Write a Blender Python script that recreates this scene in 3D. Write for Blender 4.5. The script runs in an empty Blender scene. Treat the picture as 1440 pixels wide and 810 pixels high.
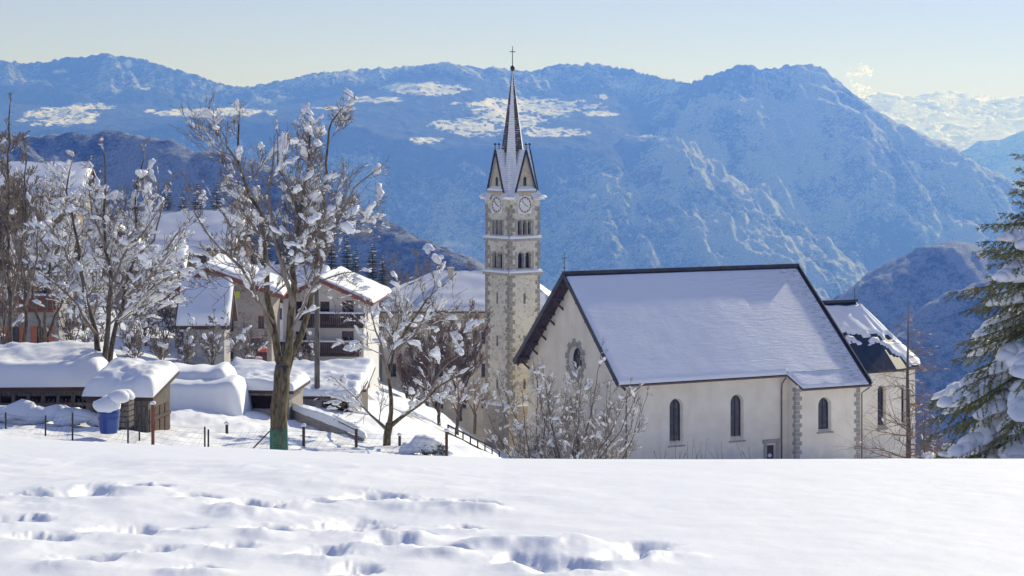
import bpy, math, random
import numpy as np
from mathutils import Vector, Matrix
from mathutils.geometry import tessellate_polygon
PI = math.pi
R = math.radians
scene = bpy.context.scene
col = scene.collection

# ---------------------------------------------------------------- camera, sky, sun, exposure
F = 2900.0      # focal length in pixels of a 1440 px wide picture
HZ = 190.0      # horizon row
cd = bpy.data.cameras.new('camera')
cam = bpy.data.objects.new('camera', cd)
col.objects.link(cam)
cam.location = (0, 0, 0)
cam.rotation_euler = (R(90), 0, 0)
cd.sensor_width = 36
cd.lens = 36 * F / 1440
cd.shift_y = -(405 - HZ) / 1440
cd.clip_start = 0.3
cd.clip_end = 200000
scene.camera = cam
scene.render.resolution_x = 1024
scene.render.resolution_y = 576

SUN_AZ, SUN_EL = 32.0, 26.8
world = bpy.data.worlds.new('World')
scene.world = world
world.use_nodes = True
wn = world.node_tree.nodes
wl = world.node_tree.links
bg = wn['Background']
sky = wn.new('ShaderNodeTexSky')
sky.sky_type = 'NISHITA'
sky.sun_disc = False
sky.sun_elevation = R(SUN_EL)
sky.sun_rotation = R(SUN_AZ)
sky.altitude = 2500
sky.air_density = 1.0
sky.dust_density = 0.1
sky.ozone_density = 1.5
sg = wn.new('ShaderNodeGamma'); sg.inputs[1].default_value = 0.62      # sky colour range compressed to even out the glow round the sun
stn = wn.new('ShaderNodeMix'); stn.data_type = 'RGBA'; stn.blend_type = 'MULTIPLY'; stn.inputs[0].default_value = 1
stn.inputs[7].default_value = (0.79, 0.78, 1.07, 1)
wl.new(sky.outputs[0], sg.inputs[0]); wl.new(sg.outputs[0], stn.inputs[6]); wl.new(stn.outputs[2], bg.inputs[0])
bg.inputs[1].default_value = 0.135

sd = bpy.data.lights.new('sun', 'SUN')
sun = bpy.data.objects.new('sun', sd)
col.objects.link(sun)
sd.energy = 2.9
sd.angle = R(0.5)
sd.color = (1.0, 0.93, 0.78)
sv = Vector((math.sin(R(SUN_AZ)) * math.cos(R(SUN_EL)), math.cos(R(SUN_AZ)) * math.cos(R(SUN_EL)), math.sin(R(SUN_EL))))
sun.rotation_euler = sv.to_track_quat('Z', 'Y').to_euler()

scene.view_settings.view_transform = 'Standard'
scene.view_settings.look = 'None'
scene.view_settings.gamma = 1
scene.view_settings.exposure = 0.70
HAZE_DENSITY = 1.65 / 9000
HAZE_COLOR = (0.10, 0.245, 1.0, 1)

# ---------------------------------------------------------------- helpers
def P(px, py, Y):
    return Vector(((px - 720) / F * Y, Y, (HZ - py) / F * Y))

def tag(o, label=None, cat=None, group=None, kind=None):
    if label: o['label'] = label
    if cat: o['category'] = cat
    if group: o['group'] = group
    if kind: o['kind'] = kind
    return o

def empty(name, loc, rz=0.0):
    o = bpy.data.objects.new(name, None)
    col.objects.link(o)
    o.location = loc
    o.rotation_euler = (0, 0, rz)
    o.empty_display_size = 0.3
    return o

def copy_tree(o, parent=None):
    c = o.copy()
    col.objects.link(c)
    c.parent = parent
    for ch in list(o.children):
        copy_tree(ch, c)
    return c

class MB:
    def __init__(s):
        s.v = []; s.f = []; s.m = []
    def quad(s, a, b, c, d, mi=0):
        n = len(s.v); s.v += [tuple(a), tuple(b), tuple(c), tuple(d)]; s.f.append((n, n+1, n+2, n+3)); s.m.append(mi)
    def tri(s, a, b, c, mi=0):
        n = len(s.v); s.v += [tuple(a), tuple(b), tuple(c)]; s.f.append((n, n+1, n+2)); s.m.append(mi)
    def box(s, x0, x1, y0, y1, z0, z1, mi=0, M=None):
        n = len(s.v)
        pts = [(x0,y0,z0),(x1,y0,z0),(x1,y1,z0),(x0,y1,z0),(x0,y0,z1),(x1,y0,z1),(x1,y1,z1),(x0,y1,z1)]
        if M is not None: pts = [tuple(M @ Vector(p)) for p in pts]
        s.v += pts
        for q in ((0,3,2,1),(4,5,6,7),(0,1,5,4),(1,2,6,5),(2,3,7,6),(3,0,4,7)):
            s.f.append(tuple(n+i for i in q)); s.m.append(mi)
    def hexa(s, b, t, mi=0):      # bottom 4 points, top 4 points
        n = len(s.v); s.v += [tuple(p) for p in b] + [tuple(p) for p in t]
        for q in ((0,3,2,1),(4,5,6,7),(0,1,5,4),(1,2,6,5),(2,3,7,6),(3,0,4,7)):
            s.f.append(tuple(n+i for i in q)); s.m.append(mi)
    def bar(s, a, b, w, h, mi=0):
        a = Vector(a); b = Vector(b); d = (b - a)
        if d.length < 1e-6: return
        dn = d.normalized()
        up = Vector((0,0,1)) if abs(dn.z) < 0.95 else Vector((0,1,0))
        sx = dn.cross(up).normalized() * (w/2); uz = sx.cross(dn).normalized() * (h/2)
        s.hexa([a-sx-uz, a+sx-uz, b+sx-uz, b-sx-uz], [a-sx+uz, a+sx+uz, b+sx+uz, b-sx+uz], mi)
    def tube(s, pts, rad, n=6, mi=0, cap=True):
        pts = [Vector(p) for p in pts]
        base = len(s.v); k = len(pts)
        ref = None
        for i, p in enumerate(pts):
            d = (pts[min(i+1, k-1)] - pts[max(i-1, 0)])
            d = d.normalized() if d.length > 1e-9 else Vector((0,0,1))
            if ref is None:
                ref = d.orthogonal().normalized()
            else:
                ref = ref - d * ref.dot(d)
                ref = ref.normalized() if ref.length > 1e-6 else d.orthogonal().normalized()
            bt = d.cross(ref)
            r = rad[i] if isinstance(rad, (list, tuple)) else rad
            for j in range(n):
                a = 2*PI*j/n
                q = p + (ref*math.cos(a) + bt*math.sin(a)) * r
                s.v.append((q.x, q.y, q.z))
        for i in range(k-1):
            for j in range(n):
                a = base + i*n + j; b = base + i*n + (j+1) % n
                s.f.append((a, b, b+n, a+n)); s.m.append(mi)
        if cap:
            s.f.append(tuple(base + j for j in range(n-1, -1, -1))); s.m.append(mi)
            s.f.append(tuple(base + (k-1)*n + j for j in range(n))); s.m.append(mi)
    def lathe(s, prof, cx=0, cy=0, n=16, mi=0):
        base = len(s.v)
        for (r, z) in prof:
            for j in range(n):
                a = 2*PI*j/n; s.v.append((cx + r*math.cos(a), cy + r*math.sin(a), z))
        for i in range(len(prof)-1):
            for j in range(n):
                a = base+i*n+j; b = base+i*n+(j+1) % n
                s.f.append((a, b, b+n, a+n)); s.m.append(mi)
    def blob(s, c, rx, ry, rz, rng, mi=0, ang=0.0, tilt=0.0, lump=0.16):
        base = len(s.v)
        ca, sa = math.cos(ang), math.sin(ang)
        ph = [rng.uniform(0, 6.28) for _ in range(3)]
        for (x, y, z) in ICO_V:
            k = 1 + lump*math.sin(3.1*x+ph[0])*math.cos(2.7*y+ph[1]) + lump*0.8*math.sin(4.3*z+3*x+ph[2])
            zz = z*k*rz
            if z < 0: zz *= 0.55
            X = x*k*rx; Y = y*k*ry
            zz += X*tilt
            s.v.append((c[0] + X*ca - Y*sa, c[1] + X*sa + Y*ca, c[2] + zz))
        for f in ICO_F:
            s.f.append((base+f[0], base+f[1], base+f[2])); s.m.append(mi)
    def build(s, name, mats, parent=None, smooth=False):
        me = bpy.data.meshes.new(name)
        me.from_pydata(s.v, [], s.f)
        if not isinstance(mats, (list, tuple)): mats = [mats]
        for m in mats: me.materials.append(m)
        if len(mats) > 1: me.polygons.foreach_set('material_index', s.m)
        if smooth: me.polygons.foreach_set('use_smooth', [True]*len(s.f))
        me.update()
        o = bpy.data.objects.new(name, me)
        col.objects.link(o)
        if parent: o.parent = parent
        return o

def _ico():
    t = (1+5**0.5)/2
    v = [Vector(p).normalized() for p in [(-1,t,0),(1,t,0),(-1,-t,0),(1,-t,0),(0,-1,t),(0,1,t),(0,-1,-t),(0,1,-t),(t,0,-1),(t,0,1),(-t,0,-1),(-t,0,1)]]
    f = [(0,11,5),(0,5,1),(0,1,7),(0,7,10),(0,10,11),(1,5,9),(5,11,4),(11,10,2),(10,7,6),(7,1,8),(3,9,4),(3,4,2),(3,2,6),(3,6,8),(3,8,9),(4,9,5),(2,4,11),(6,2,10),(8,6,7),(9,8,1)]
    mid = {}; nf = []
    def m(a, b):
        k = (min(a,b), max(a,b))
        if k not in mid: v.append(((v[a]+v[b])/2).normalized()); mid[k] = len(v)-1
        return mid[k]
    for a, b, c in f:
        x, y, z = m(a,b), m(b,c), m(c,a)
        nf += [(a,x,z),(b,y,x),(c,z,y),(x,y,z)]
    return [tuple(p) for p in v], nf
ICO_V, ICO_F = _ico()

# ---- numpy noise
def _h(ix, iy, seed):
    n = (ix.astype(np.int64)*374761393 + iy.astype(np.int64)*668265263 + seed*974634777) & 0x7fffffff
    n = ((n ^ (n >> 13)) * 1274126177) & 0x7fffffff
    n = n ^ (n >> 16)
    return (n & 0xffff) / 65535.0
def vnoise(x, y, seed=0):
    x = np.asarray(x, float); y = np.asarray(y, float)
    ix = np.floor(x); iy = np.floor(y); fx = x-ix; fy = y-iy
    fx = fx*fx*fx*(fx*(fx*6-15)+10); fy = fy*fy*fy*(fy*(fy*6-15)+10)
    a = _h(ix, iy, seed); b = _h(ix+1, iy, seed); c = _h(ix, iy+1, seed); d = _h(ix+1, iy+1, seed)
    return ((a*(1-fx)+b*fx)*(1-fy) + (c*(1-fx)+d*fx)*fy)*2-1
def fbm(x, y, o=5, seed=0, g=0.5):
    s = 0; a = 1; t = 0
    for i in range(o):
        s = s + a*vnoise(x*2**i+i*17.3, y*2**i+i*9.1, seed+i); t += a; a *= g
    return s/t
def ridged(x, y, o=5, seed=0, g=0.5):
    s = 0; a = 1; t = 0
    for i in range(o):
        s = s + a*(1-2*np.abs(vnoise(x*2**i+i*17.3, y*2**i+i*9.1, seed+i))); t += a; a *= g
    return s/t
def smooth(x):
    x = np.clip(x, 0, 1); return x*x*(3-2*x)

def grid_mesh(name, V, mat, attrs=None):
    m, n, _ = V.shape
    me = bpy.data.meshes.new(name)
    me.vertices.add(m*n); me.vertices.foreach_set('co', V.reshape(-1).astype(np.float32))
    i = np.arange(m-1)[:, None]*n + np.arange(n-1)[None, :]
    q = np.stack([i, i+1, i+n+1, i+n], -1).reshape(-1, 4)
    k = len(q)
    me.loops.add(k*4); me.loops.foreach_set('vertex_index', q.reshape(-1).astype(np.int32))
    me.polygons.add(k); me.polygons.foreach_set('loop_start', np.arange(0, k*4, 4, dtype=np.int32))
    me.polygons.foreach_set('loop_total', np.full(k, 4, dtype=np.int32))
    me.polygons.foreach_set('use_smooth', np.ones(k, bool))
    me.materials.append(mat)
    for an, arr in (attrs or {}).items():
        a = me.attributes.new(an, 'FLOAT', 'POINT'); a.data.foreach_set('value', arr.reshape(-1).astype(np.float32))
    me.update(); me.validate()
    o = bpy.data.objects.new(name, me); col.objects.link(o)
    return o

# ---------------------------------------------------------------- materials
def new_mat(name):
    m = bpy.data.materials.new(name); m.use_nodes = True
    return m, m.node_tree.nodes, m.node_tree.links, m.node_tree.nodes['Principled BSDF']
def coords(N, L, scale=(1,1,1)):
    tc = N.new('ShaderNodeTexCoord'); mp = N.new('ShaderNodeMapping'); mp.inputs['Scale'].default_value = scale
    L.new(tc.outputs['Object'], mp.inputs['Vector']); return mp.outputs[0]
def noise(N, L, vec, scale, detail=6, rough=0.55):
    n = N.new('ShaderNodeTexNoise'); n.inputs['Scale'].default_value = scale; n.inputs['Detail'].default_value = detail
    n.inputs['Roughness'].default_value = rough; L.new(vec, n.inputs['Vector']); return n.outputs['Fac']
def ramp(N, L, fac, stops):
    r = N.new('ShaderNodeValToRGB'); L.new(fac, r.inputs[0]); e = r.color_ramp.elements
    e[0].position, e[0].color = stops[0][0], (*stops[0][1], 1); e[1].position, e[1].color = stops[-1][0], (*stops[-1][1], 1)
    for p, c in stops[1:-1]:
        x = e.new(p); x.color = (*c, 1)
    return r.outputs[0]
def mix(N, L, fac, a, b, blend='MIX'):
    m = N.new('ShaderNodeMix'); m.data_type = 'RGBA'; m.blend_type = blend
    if isinstance(fac, float): m.inputs[0].default_value = fac
    else: L.new(fac, m.inputs[0])
    for s, x in ((6, a), (7, b)):
        if isinstance(x, tuple): m.inputs[s].default_value = (*x, 1)
        else: L.new(x, m.inputs[s])
    return m.outputs[2]
def bump(N, L, B, h, strength, dist):
    b = N.new('ShaderNodeBump'); b.inputs['Strength'].default_value = strength; b.inputs['Distance'].default_value = dist
    L.new(h, b.inputs['Height']); L.new(b.outputs[0], B.inputs['Normal']); return b
def simple(name, a, b=None, scale=4, rough=0.8, bs=0.3, bd=0.02, sc=(1,1,1), metal=0.0, lo=0.35, hi=0.65):
    m, N, L, B = new_mat(name)
    v = coords(N, L, sc); n = noise(N, L, v, scale)
    L.new(ramp(N, L, n, [(lo, a), (hi, b or a)]), B.inputs['Base Color'])
    B.inputs['Roughness'].default_value = rough; B.inputs['Metallic'].default_value = metal
    n2 = noise(N, L, v, scale*6)
    bump(N, L, B, n2, bs, bd)
    return m

def snow_mat(name, big=0.5, bd=0.03, fine=True):
    m, N, L, B = new_mat(name)
    v = coords(N, L)
    n = noise(N, L, v, 0.8, 4)
    L.new(ramp(N, L, n, [(0.3, (0.86, 0.88, 0.91)), (0.7, (0.90, 0.91, 0.92))]), B.inputs['Base Color'])
    B.inputs['Roughness'].default_value = 0.6
    B.inputs['Specular IOR Level'].default_value = 0.25
    n2 = noise(N, L, v, 5, 6, 0.6)
    b1 = bump(N, L, B, n2, big, bd)
    if fine:
        n3 = noise(N, L, v, 60, 4, 0.7)
        b2 = N.new('ShaderNodeBump'); b2.inputs['Strength'].default_value = 0.25; b2.inputs['Distance'].default_value = 0.01
        L.new(n3, b2.inputs['Height']); L.new(b1.outputs[0], b2.inputs['Normal']); L.new(b2.outputs[0], B.inputs['Normal'])
    return m
M = {}
M['snow'] = snow_mat('snow')
M['snow_soft'] = snow_mat('tree_snow', 0.6, 0.06)
M['plaster'] = simple('church_plaster', (0.82, 0.74, 0.60), (0.90, 0.83, 0.69), 0.5, 0.9, 0.25, 0.02)
def plaster_mat():
    m, N, L, B = new_mat('church_plaster_weathered')
    v = coords(N, L)
    c = ramp(N, L, noise(N, L, v, 0.5, 6, 0.6), [(0.35, (0.80, 0.72, 0.58)), (0.65, (0.90, 0.83, 0.69))])
    st = noise(N, L, coords(N, L, (0.9, 0.9, 0.14)), 1.0, 6, 0.65)
    c = mix(N, L, ramp(N, L, st, [(0.52, (0, 0, 0)), (0.80, (0.28, 0.28, 0.28))]), c, (0.52, 0.47, 0.40))
    sx = N.new('ShaderNodeSeparateXYZ'); L.new(v, sx.inputs[0])
    ad = N.new('ShaderNodeMath'); ad.operation = 'MULTIPLY_ADD'; L.new(noise(N, L, v, 0.7, 5, 0.6), ad.inputs[0]); ad.inputs[1].default_value = -5.0; L.new(sx.outputs[2], ad.inputs[2])
    mr = N.new('ShaderNodeMapRange'); mr.inputs[1].default_value = -1.2; mr.inputs[2].default_value = 0.6; mr.inputs[3].default_value = .6; mr.inputs[4].default_value = 0; L.new(ad.outputs[0], mr.inputs[0])
    c = mix(N, L, mr.outputs[0], c, (0.55, 0.54, 0.53))
    L.new(c, B.inputs['Base Color']); B.inputs['Roughness'].default_value = 0.92
    bump(N, L, B, noise(N, L, v, 3, 6, 0.6), 0.35, 0.03)
    return m
M['plaster'] = plaster_mat()
M['white'] = simple('white_render', (0.70, 0.69, 0.66), (0.80, 0.79, 0.76), 0.6, 0.9, 0.2, 0.01)
M['cream'] = simple('cream_render', (0.50, 0.45, 0.36), (0.62, 0.57, 0.47), 0.7, 0.9, 0.2, 0.01)
M['tan'] = simple('tan_render', (0.36, 0.27, 0.19), (0.46, 0.36, 0.26), 0.7, 0.9, 0.2, 0.01)
M['dressed'] = simple('dressed_stone', (0.30, 0.28, 0.25), (0.44, 0.41, 0.36), 3, 0.9, 0.4, 0.02)
M['wood'] = simple('dark_wood', (0.045, 0.025, 0.017), (0.10, 0.055, 0.035), 2, 0.8, 0.5, 0.02, (1, 1, 6))
M['redwood'] = simple('red_brown_wood', (0.16, 0.045, 0.022), (0.26, 0.085, 0.045), 2, 0.7, 0.4, 0.02)
M['grey_wood'] = simple('weathered_boards', (0.06, 0.052, 0.045), (0.20, 0.175, 0.15), 5, 0.9, 0.5, 0.02, (4, 4, 0.4))
M['metal_roof'] = simple('dark_sheet_metal', (0.018, 0.02, 0.03), (0.04, 0.042, 0.05), 1, 0.45, 0.1, 0.01, metal=0.4)
M['iron'] = simple('iron', (0.03, 0.03, 0.035), (0.06, 0.06, 0.06), 6, 0.5, 0.2, 0.005, metal=0.6)
M['green_paint'] = simple('green_coated_mesh', (0.01, 0.13, 0.09), (0.02, 0.2, 0.13), 6, 0.5)
M['copper'] = simple('downpipe_metal', (0.12, 0.08, 0.06), (0.18, 0.13, 0.1), 3, 0.5, metal=0.4)
M['blue_plastic'] = simple('blue_plastic', (0.02, 0.06, 0.26), (0.035, 0.09, 0.34), 2, 0.35, 0.1)
M['red'] = simple('red_paint', (0.5, 0.05, 0.03), (0.6, 0.09, 0.04), 3, 0.6)
M['orange'] = simple('orange_render', (0.50, 0.14, 0.05), (0.6, 0.2, 0.08), 2, 0.8)
M['yellowgreen'] = simple('yellow_green_cloth', (0.35, 0.42, 0.03), (0.45, 0.5, 0.05), 4, 0.9)
M['concrete'] = simple('concrete', (0.28, 0.27, 0.26), (0.42, 0.40, 0.38), 2, 0.9)
M['bark'] = simple('grey_brown_bark', (0.045, 0.034, 0.026), (0.20, 0.155, 0.11), 5, 0.95, 0.8, 0.04, (3, 3, 0.7))
M['bark_mossy'] = simple('mossy_bark', (0.045, 0.034, 0.022), (0.24, 0.19, 0.10), 4, 0.95, 0.9, 0.05, (3, 3, 0.8))
M['twig'] = simple('twig_bark', (0.13, 0.105, 0.085), (0.27, 0.22, 0.18), 2, 0.9, 0.2)
M['twig_red'] = simple('reddish_twigs', (0.16, 0.10, 0.075), (0.27, 0.18, 0.13), 1, 0.9, 0.2)
M['twig_grey'] = simple('grey_twigs', (0.18, 0.155, 0.13), (0.36, 0.31, 0.26), 1, 0.9, 0.2)
M['larch'] = simple('larch_twigs', (0.20, 0.12, 0.07), (0.32, 0.21, 0.13), 1, 0.9, 0.2)
M['needle'] = simple('spruce_needles', (0.09, 0.10, 0.025), (0.32, 0.30, 0.09), 3, 0.7, 0.1)
M['needle_far'] = simple('dark_spruce_needles', (0.03, 0.04, 0.022), (0.07, 0.075, 0.04), 2, 0.8, 0.1)
M['road'] = simple('wet_asphalt', (0.16, 0.16, 0.17), (0.30, 0.30, 0.32), 0.8, 0.7)

def glass_mat():
    m, N, L, B = new_mat('window_glass')
    v = coords(N, L); n = noise(N, L, v, 1.3)
    L.new(ramp(N, L, n, [(0.4, (0.012, 0.015, 0.022)), (0.65, (0.06, 0.05, 0.07))]), B.inputs['Base Color'])
    B.inputs['Roughness'].default_value = 0.12
    return m
M['glass'] = glass_mat()

def stone_mat(name, c1, c2, c3, mortar, scale=2.6, white=None):
    m, N, L, B = new_mat(name)
    v = coords(N, L, (1, 1, 1.5))
    nz = noise(N, L, v, 3)
    vo = N.new('ShaderNodeTexVoronoi'); vo.inputs['Scale'].default_value = scale; L.new(v, vo.inputs['Vector'])
    vd = N.new('ShaderNodeTexVoronoi'); vd.feature = 'DISTANCE_TO_EDGE'; vd.inputs['Scale'].default_value = scale; L.new(v, vd.inputs['Vector'])
    sp = N.new('ShaderNodeSeparateColor'); L.new(vo.outputs['Color'], sp.inputs[0])
    stones = ramp(N, L, sp.outputs[0], [(0.0, c1), (0.5, c2), (1.0, c3)])
    edge = ramp(N, L, vd.outputs['Distance'], [(0.02, (0, 0, 0)), (0.09, (1, 1, 1))])
    c = mix(N, L, edge, mortar, stones)
    big = noise(N, L, v, 0.35, 4)
    c = mix(N, L, ramp(N, L, big, [(0.4, (0, 0, 0)), (0.62, (1, 1, 1))]), c, mix(N, L, 0.55, c, white or mortar))
    L.new(c, B.inputs['Base Color']); B.inputs['Roughness'].default_value = 0.92
    h = mix(N, L, 0.3, edge, nz)
    bump(N, L, B, h, 0.6, 0.04)
    return m
M['tower_stone'] = stone_mat('tower_masonry', (0.44, 0.40, 0.32), (0.62, 0.58, 0.49), (0.28, 0.26, 0.22), (0.68, 0.64, 0.55), 2.2, (0.70, 0.66, 0.55))
M['rubble'] = stone_mat('rubble_wall', (0.20, 0.17, 0.14), (0.38, 0.33, 0.27), (0.28, 0.25, 0.23), (0.42, 0.38, 0.33), 3.2)
M['shingle'] = None
def shingle_mat(name, base1, base2, snow_amt, scale):
    m, N, L, B = new_mat(name)
    v = coords(N, L)
    w = N.new('ShaderNodeTexWave'); w.wave_type = 'BANDS'; w.bands_direction = 'Z'; w.inputs['Scale'].default_value = scale
    w.inputs['Distortion'].default_value = 5; w.inputs['Detail'].default_value = 3; w.inputs['Detail Scale'].default_value = 3
    L.new(v, w.inputs['Vector'])
    n = noise(N, L, v, 1.2, 6, 0.7)
    base = ramp(N, L, noise(N, L, v, 6), [(0.35, base1), (0.65, base2)])
    ad = N.new('ShaderNodeMath'); ad.operation = 'MULTIPLY'; L.new(w.outputs['Fac'], ad.inputs[0]); L.new(n, ad.inputs[1])
    fac = ramp(N, L, ad.outputs[0], [(1-snow_amt-0.1, (0, 0, 0)), (1-snow_amt+0.02, (1, 1, 1))])
    L.new(mix(N, L, fac, base, (0.85, 0.87, 0.9)), B.inputs['Base Color'])
    B.inputs['Roughness'].default_value = 0.75
    bump(N, L, B, w.outputs['Fac'], 0.5, 0.05)
    return m
M['shingle'] = shingle_mat('spire_shingles', (0.04, 0.034, 0.028), (0.10, 0.08, 0.06), 0.42, 1.3)
M['spire_snow'] = shingle_mat('spire_facet_with_snow', (0.34, 0.33, 0.34), (0.45, 0.44, 0.45), 0.99, 1.3)

def roof_snow_mat():
    # thin wind-packed snow on the church roof; the courses of the tiles below show as fine ripples
    m, N, L, B = new_mat('thin_roof_snow')
    v = coords(N, L)
    n = noise(N, L, v, 0.5, 4)
    L.new(ramp(N, L, n, [(0.3, (0.85, 0.87, 0.91)), (0.7, (0.89, 0.90, 0.93))]), B.inputs['Base Color'])
    B.inputs['Roughness'].default_value = 0.6
    B.inputs['Specular IOR Level'].default_value = 0.2
    nb = noise(N, L, coords(N, L, (0.25, 0.25, 0.25)), 1.0, 4, 0.5)
    n2 = noise(N, L, coords(N, L, (0.5, 2.2, 2.2)), 1.6, 6, 0.65)
    sx = N.new('ShaderNodeSeparateXYZ'); L.new(v, sx.inputs[0])
    mr = N.new('ShaderNodeMapRange'); mr.inputs[1].default_value = 10; mr.inputs[2].default_value = 26
    mr.inputs[3].default_value = 0.12; mr.inputs[4].default_value = 1.0; L.new(sx.outputs[0], mr.inputs[0])
    mu = N.new('ShaderNodeMath'); mu.operation = 'MULTIPLY'; L.new(n2, mu.inputs[0]); L.new(mr.outputs[0], mu.inputs[1])
    bp1 = bump(N, L, B, mu.outputs[0], 1.0, 0.22)
    bp2 = N.new('ShaderNodeBump'); bp2.inputs['Strength'].default_value = 0.1; bp2.inputs['Distance'].default_value = 0.8
    L.new(nb, bp2.inputs['Height']); L.new(bp2.outputs[0], bp1.inputs['Normal'])
    n3 = noise(N, L, coords(N, L, (0.7, 4.5, 4.5)), 1.7, 5, 0.7)
    m3 = N.new('ShaderNodeMath'); m3.operation = 'MULTIPLY'; L.new(n3, m3.inputs[0]); L.new(mr.outputs[0], m3.inputs[1])
    tile = ramp(N, L, m3.outputs[0], [(0.50, (0, 0, 0)), (0.60, (0.55, 0.55, 0.55))])
    base = B.inputs['Base Color'].links[0].from_socket
    L.new(mix(N, L, tile, base, (0.22, 0.20, 0.20)), B.inputs['Base Color'])
    return m
M['roof_snow'] = roof_snow_mat()

def ground_mat():
    m, N, L, B = new_mat('snow_ground')
    v = coords(N, L)
    at = N.new('ShaderNodeAttribute'); at.attribute_name = 'forest'
    n = noise(N, L, v, 0.8, 4)
    sn = ramp(N, L, n, [(0.3, (0.86, 0.88, 0.91)), (0.7, (0.90, 0.91, 0.92))])
    fo = ramp(N, L, noise(N, L, v, 0.05, 8, 0.75), [(0.4, (0.035, 0.045, 0.05)), (0.62, (0.5, 0.52, 0.55))])
    L.new(mix(N, L, at.outputs['Fac'], sn, fo), B.inputs['Base Color'])
    B.inputs['Roughness'].default_value = 0.55
    B.inputs['Specular IOR Level'].default_value = 0.3
    n2 = noise(N, L, v, 3, 5, 0.55)
    b1 = bump(N, L, B, n2, 0.35, 0.03)
    n3 = noise(N, L, v, 60, 3, 0.7)
    b2 = N.new('ShaderNodeBump'); b2.inputs['Strength'].default_value = 0.3; b2.inputs['Distance'].default_value = 0.006
    L.new(n3, b2.inputs['Height']); L.new(b1.outputs[0], b2.inputs['Normal']); L.new(b2.outputs[0], B.inputs['Normal'])
    return m
M['ground'] = ground_mat()

def mountain_mat(name, forest1, forest2, snow_lo=0.50, snow_hi=0.86, fs=0.035):
    m, N, L, B = new_mat(name)
    v = coords(N, L)
    md = N.new('ShaderNodeAttribute'); md.attribute_name = 'meadow'
    sk = N.new('ShaderNodeAttribute'); sk.attribute_name = 'streak'
    n = noise(N, L, v, fs, 8, 0.8)
    n1 = noise(N, L, v, fs*0.12, 6, 0.65)
    ad = N.new('ShaderNodeMath'); ad.operation = 'MULTIPLY_ADD'; L.new(n1, ad.inputs[0]); ad.inputs[1].default_value = 0.7; L.new(n, ad.inputs[2])
    ad2 = N.new('ShaderNodeMath'); ad2.operation = 'MULTIPLY_ADD'; L.new(sk.outputs['Fac'], ad2.inputs[0]); ad2.inputs[1].default_value = 0.36; L.new(ad.outputs[0], ad2.inputs[2])
    f = ramp(N, L, noise(N, L, v, fs*0.4, 6), [(0.35, forest1), (0.65, forest2)])
    fac = ramp(N, L, ad2.outputs[0], [(snow_lo+0.35, (0, 0, 0)), (snow_hi+0.35, (1, 1, 1))])
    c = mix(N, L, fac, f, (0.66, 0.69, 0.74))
    tr_ = ramp(N, L, noise(N, L, v, fs*4, 4, 0.7), [(0.40, (0.72, 0.72, 0.72)), (0.62, (1.2, 1.2, 1.2))])
    c = mix(N, L, 1.0, c, tr_, 'MULTIPLY')
    c = mix(N, L, md.outputs['Fac'], c, (0.88, 0.86, 0.83))
    L.new(c, B.inputs['Base Color']); B.inputs['Roughness'].default_value = 0.95
    B.inputs['Specular IOR Level'].default_value = 0.05
    inv = N.new('ShaderNodeMath'); inv.operation = 'SUBTRACT'; inv.inputs[0].default_value = 1; L.new(md.outputs['Fac'], inv.inputs[1])
    mu = N.new('ShaderNodeMath'); mu.operation = 'MULTIPLY'; L.new(n, mu.inputs[0]); L.new(inv.outputs[0], mu.inputs[1])
    bump(N, L, B, mu.outputs[0], 1.0, 26)
    return m
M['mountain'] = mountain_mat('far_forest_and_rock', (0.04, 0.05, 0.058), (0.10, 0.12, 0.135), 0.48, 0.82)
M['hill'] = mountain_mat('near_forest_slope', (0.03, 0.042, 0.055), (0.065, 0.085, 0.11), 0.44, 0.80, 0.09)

# ---------------------------------------------------------------- ground
CP = [  # px, py, Y : where the snow surface lies
 (-400,640,45),(0,650,45),(400,672,45),(720,688,45),(1100,690,45),(1440,690,45),(1900,690,45),
 (-300,600,75),(0,612,75),(180,633,72),(290,643,72),(395,646,76),(500,641,82),(630,648,86),(800,690,80),(1100,700,80),(1440,705,70),(1800,705,80),
 (0,590,88),(200,588,92),(300,572,98),(430,592,100),(545,628,92),
 (-300,520,140),(0,500,140),(160,515,130),(340,528,140),(470,560,122),(470,545,150),(560,600,118),(600,592,150),(690,642,175),(640,600,175),
 (500,545,180),(600,572,235),(700,635,225),(760,650,215),(850,690,150),(1100,700,150),(1440,700,150),(1800,700,150),
 (880,675,200),(1100,660,212),(1280,662,222),(1440,700,215),(1800,720,220),
 (-300,380,230),(0,370,230),(200,375,230),(350,430,230),(450,500,230),
 (-300,330,330),(0,330,330),(250,360,330),(450,500,340),(700,640,330),(1000,700,330),(1400,730,330),(1800,730,330),
 (-300,420,800),(200,460,800),(700,640,800),(1000,700,800),(1400,730,800),(1900,730,800),
 (-300,440,2500),(200,480,2500),(700,620,2500),(1400,660,2500),(1900,660,2500),
 (-300,540,8000),(700,570,8000),(1400,570,8000),(1900,570,8000)]
def _k(px, Y):
    return np.stack([np.asarray(px, float)/330.0, np.log(np.maximum(np.asarray(Y, float), 20))*1.9], -1)
_cx = _k([c[0] for c in CP], [c[2] for c in CP])
_cy = np.array([c[1] for c in CP], float)
def _phi(r):
    return np.sqrt(r*r + 0.04)
_A = _phi(np.linalg.norm(_cx[:, None]-_cx[None], axis=-1)) + np.eye(len(CP))*0.0
_n = len(CP)
_AA = np.zeros((_n+3, _n+3)); _AA[:_n, :_n] = _A; _AA[:_n, _n] = 1; _AA[:_n, _n+1:] = _cx; _AA[_n:, :_n] = _AA[:_n, _n:].T
_w = np.linalg.solve(_AA, np.concatenate([_cy, np.zeros(3)]))
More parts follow.
